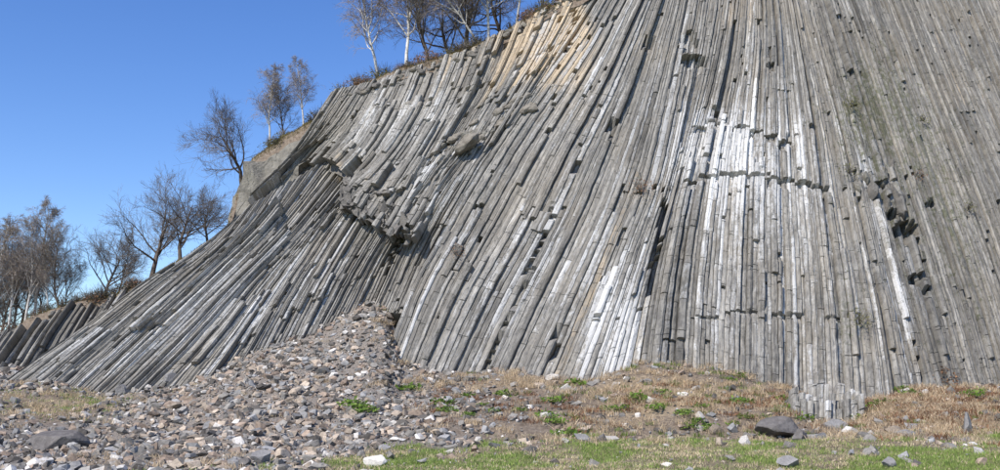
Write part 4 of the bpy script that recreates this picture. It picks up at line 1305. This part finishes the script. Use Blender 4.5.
# x, back, height px, kind, birch, buds, n, label
TREES = [
    (378, .6, 132, 'birch', True, BUDB, 700, 'slim white birch at the lower left end of the cliff-top row', (0, -.16)),
    (405, .7, 156, 'birch', True, BUDB, 900, 'taller white birch second along the cliff-top row', (0, -.14)),
    (429, 1.2, 134, 'bushy', False, BUDB, 900, 'dark-trunked straight tree behind the cliff-top birches', (0, -.02)),
    (466, 2.2, 117, 'oak', False, BUDB, 1500, 'dark spreading oak between the cliff-top birches', (0, .03)),
    (452, 3.5, 106, 'oak', False, BUDB, 1500, 'brown-twigged oak farther back on the cliff top', (0, 0)),
    (480, .5, 103, 'birch', True, BUDB, 500, 'white birch leaning away from the twin birch on the crest', (0, -.42)),
    (489, .5, 123, 'birch', True, BUDB, 600, 'upright white birch beside the leaning birch on the crest', (0, -.08)),
    (516, .8, 112, 'birch', True, BUDB, 600, 'white birch stem highest along the cliff-top row', (0, -.1)),
    (502, 2.6, 106, 'oak', False, BUDB, 1200, 'dark twiggy tree behind the highest crest birches', (0, 0)),
    (540, 1.5, 78, 'bushy', False, BUDB, 900, 'bare bushy tree above the tan stained rock', (0, 0)),
    (270, 1.0, 87, 'birch', True, BUDG, 1500, 'small birch in leaf bud above the massive rock block', (0, -.05)),
    (303, .9, 73, 'birch', True, BUDG, 900, 'second small birch beside the first above the rock block', (0, -.03)),
    (284, 1.4, 64, 'bushy', False, BUDG, 700, 'low twiggy tree between the two small birches', (0, 0)),
    (242, 2.4, 100, 'oak', False, None, 0, 'bare spreading tree behind the massive rock block', (0, -.42)),
    (151, 2.2, 112, 'oak', False, None, 0, 'bare dark tree with two stems standing above the fan', (0, -.03)),
    (180, 1.8, 96, 'oak', False, None, 0, 'bare dark tree beside the two-stemmed tree above the fan', (0, .05)),
    (208, 2.8, 66, 'oak', False, None, 0, 'small bare tree just below the massive rock block', (0, .0)),
    (104, 2.6, 80, 'oak', False, BUDB, 900, 'brown bushy-crowned tree above the leaning outcrop', (0, -.05)),
    (118, 3.4, 66, 'bushy', False, BUDB, 900, 'low brown thicket tree behind the outcrop columns', (0, 0)),
    (60, 1.5, 88, 'bushy', False, BUDG, 900, 'crooked dark tree rising above the outcrop birches', (0, .0)),
    (48, 1.4, 67, 'birch', True, BUDG, 700, 'white-stemmed birch leaning over the outcrop', (0, -.12)),
    (24, 1.6, 107, 'birch', True, BUDG, 2600, 'olive budding birch next to the outcrop', (0, -.02)),
    (34, 2.4, 113, 'birch', True, BUDG, 2600, 'tallest olive budding birch behind the outcrop', (0, .04)),
    (8, 1.8, 110, 'birch', True, BUDG, 2400, 'yellowish birch with dense fine twigs near the outcrop end', (0, -.1)),
    (-12, 1.4, 123, 'birch', True, BUDG, 2400, 'dense budding birch at the end of the outcrop', (0, 0)),
    (-45, 2.4, 135, 'birch', True, BUDG, 1800, 'outermost budding birch beyond the outcrop', (0, 0)),
    (12, 3.6, 85, 'bushy', False, BUDG, 2000, 'brown thicket tree in the shade behind the birches', (0, 0)),
    (-20, 4.0, 93, 'bushy', False, BUDG, 2000, 'second brown thicket tree in the shade behind the birches', (0, 0)),
    (66, 3.4, 53, 'bushy', False, BUDG, 1500, 'dark thicket tree just behind the middle of the outcrop', (0, 0)),
    (0, 2.8, 92, 'bushy', False, BUDG, 1500, 'tall twiggy thicket tree between the yellowish birches', (0, 0)),
    (20, 5.0, 85, 'oak', False, BUDG, 1500, 'broad-crowned tree far behind the outcrop birches', (0, 0)),
    (-30, 5.0, 92, 'oak', False, BUDG, 1500, 'broad-crowned tree far behind the end of the outcrop', (0, 0)),
    (40, 4.2, 63, 'bushy', False, BUDG, 1500, 'third brown thicket tree behind the leaning outcrop', (0, 0)),
]
rt = np.random.default_rng(29)
for i, (x, back, ph, kind, bi, bud, nb, lab, tilt) in enumerate(TREES):
    p, h = px_h(x, back, ph)
    make_tree('birch_tree' if bi else 'bare_tree', p, h, kind, 900 + i * 13, lab, None, bi, bud, max(nb, 1200) if bud else 0, rt.uniform(0, 6.28), tilt)

# crest turf, tufts and low scrub
def crest_pts(rr, n, x0, x1, spread=.8):
    X = rr.uniform(x0, x1, n); B = np.abs(rr.normal(0, spread, n)) * .8 - .1
    return np.array([hill_at(a, min(b, 6)) for a, b in zip(X, B)])
rc = np.random.default_rng(19)
Pc = np.concatenate([crest_pts(rc, 9000, 322, 606), crest_pts(rc, 3500, 236, 332, .5), crest_pts(rc, 2600, 90, 232, .5), crest_pts(rc, 2500, -60, 130, 1.5)])
blades('crest_grass', 'brownish grass fringe along the cliff top', Pc, .04, .16, .014, .9, (.13, .125, .045), (.32, .25, .13), rc)
SCR = [stem_mesh('stems', 40, .6, 700 + i, M_TWIG, .7, .006) for i in range(3)]
SCL = [leaf_clump('leaves', 220, .38, .42, .055, c, 720 + i) for i, c in enumerate([OL, BR, ((.06, .06, .035), (.14, .12, .07))])]
for (x0, x1, n, lab, grp, kk) in [
    (335, 575, 46, 'low brown scrub bush along the birch-lined cliff top', 'scrub on the upper crest', (0, 1, 2)),
    (255, 325, 9, 'low olive scrub bush on top of the massive rock block', 'scrub on the rock block', (0, 2, 2)),
    (60, 150, 22, 'dark scrub bush at the rim above the fan', 'scrub on the lower rim', (2, 2, 1)),
    (-60, 60, 12, 'dark scrub bush under the outcrop birches', 'scrub under the birches', (2, 2, 1))]:
    for i in range(n):
        x = rc.uniform(x0, x1); p = hill_at(x, rc.uniform(-.05, .9)); s = rc.uniform(.5, 1.5)
        e = link('scrub_bush', None, None, tuple((p - np.array([0, 0, .05])) * K)); tag(e, lab, 'bush', grp)
        e.scale = (s * 1.2, s, s * .8); e.rotation_euler = (0, 0, rc.uniform(0, 6.28))
        k = kk[int(rc.integers(3))]
        link('stems', SCR[int(rc.integers(3))], e); link('leaves', SCL[k], e)
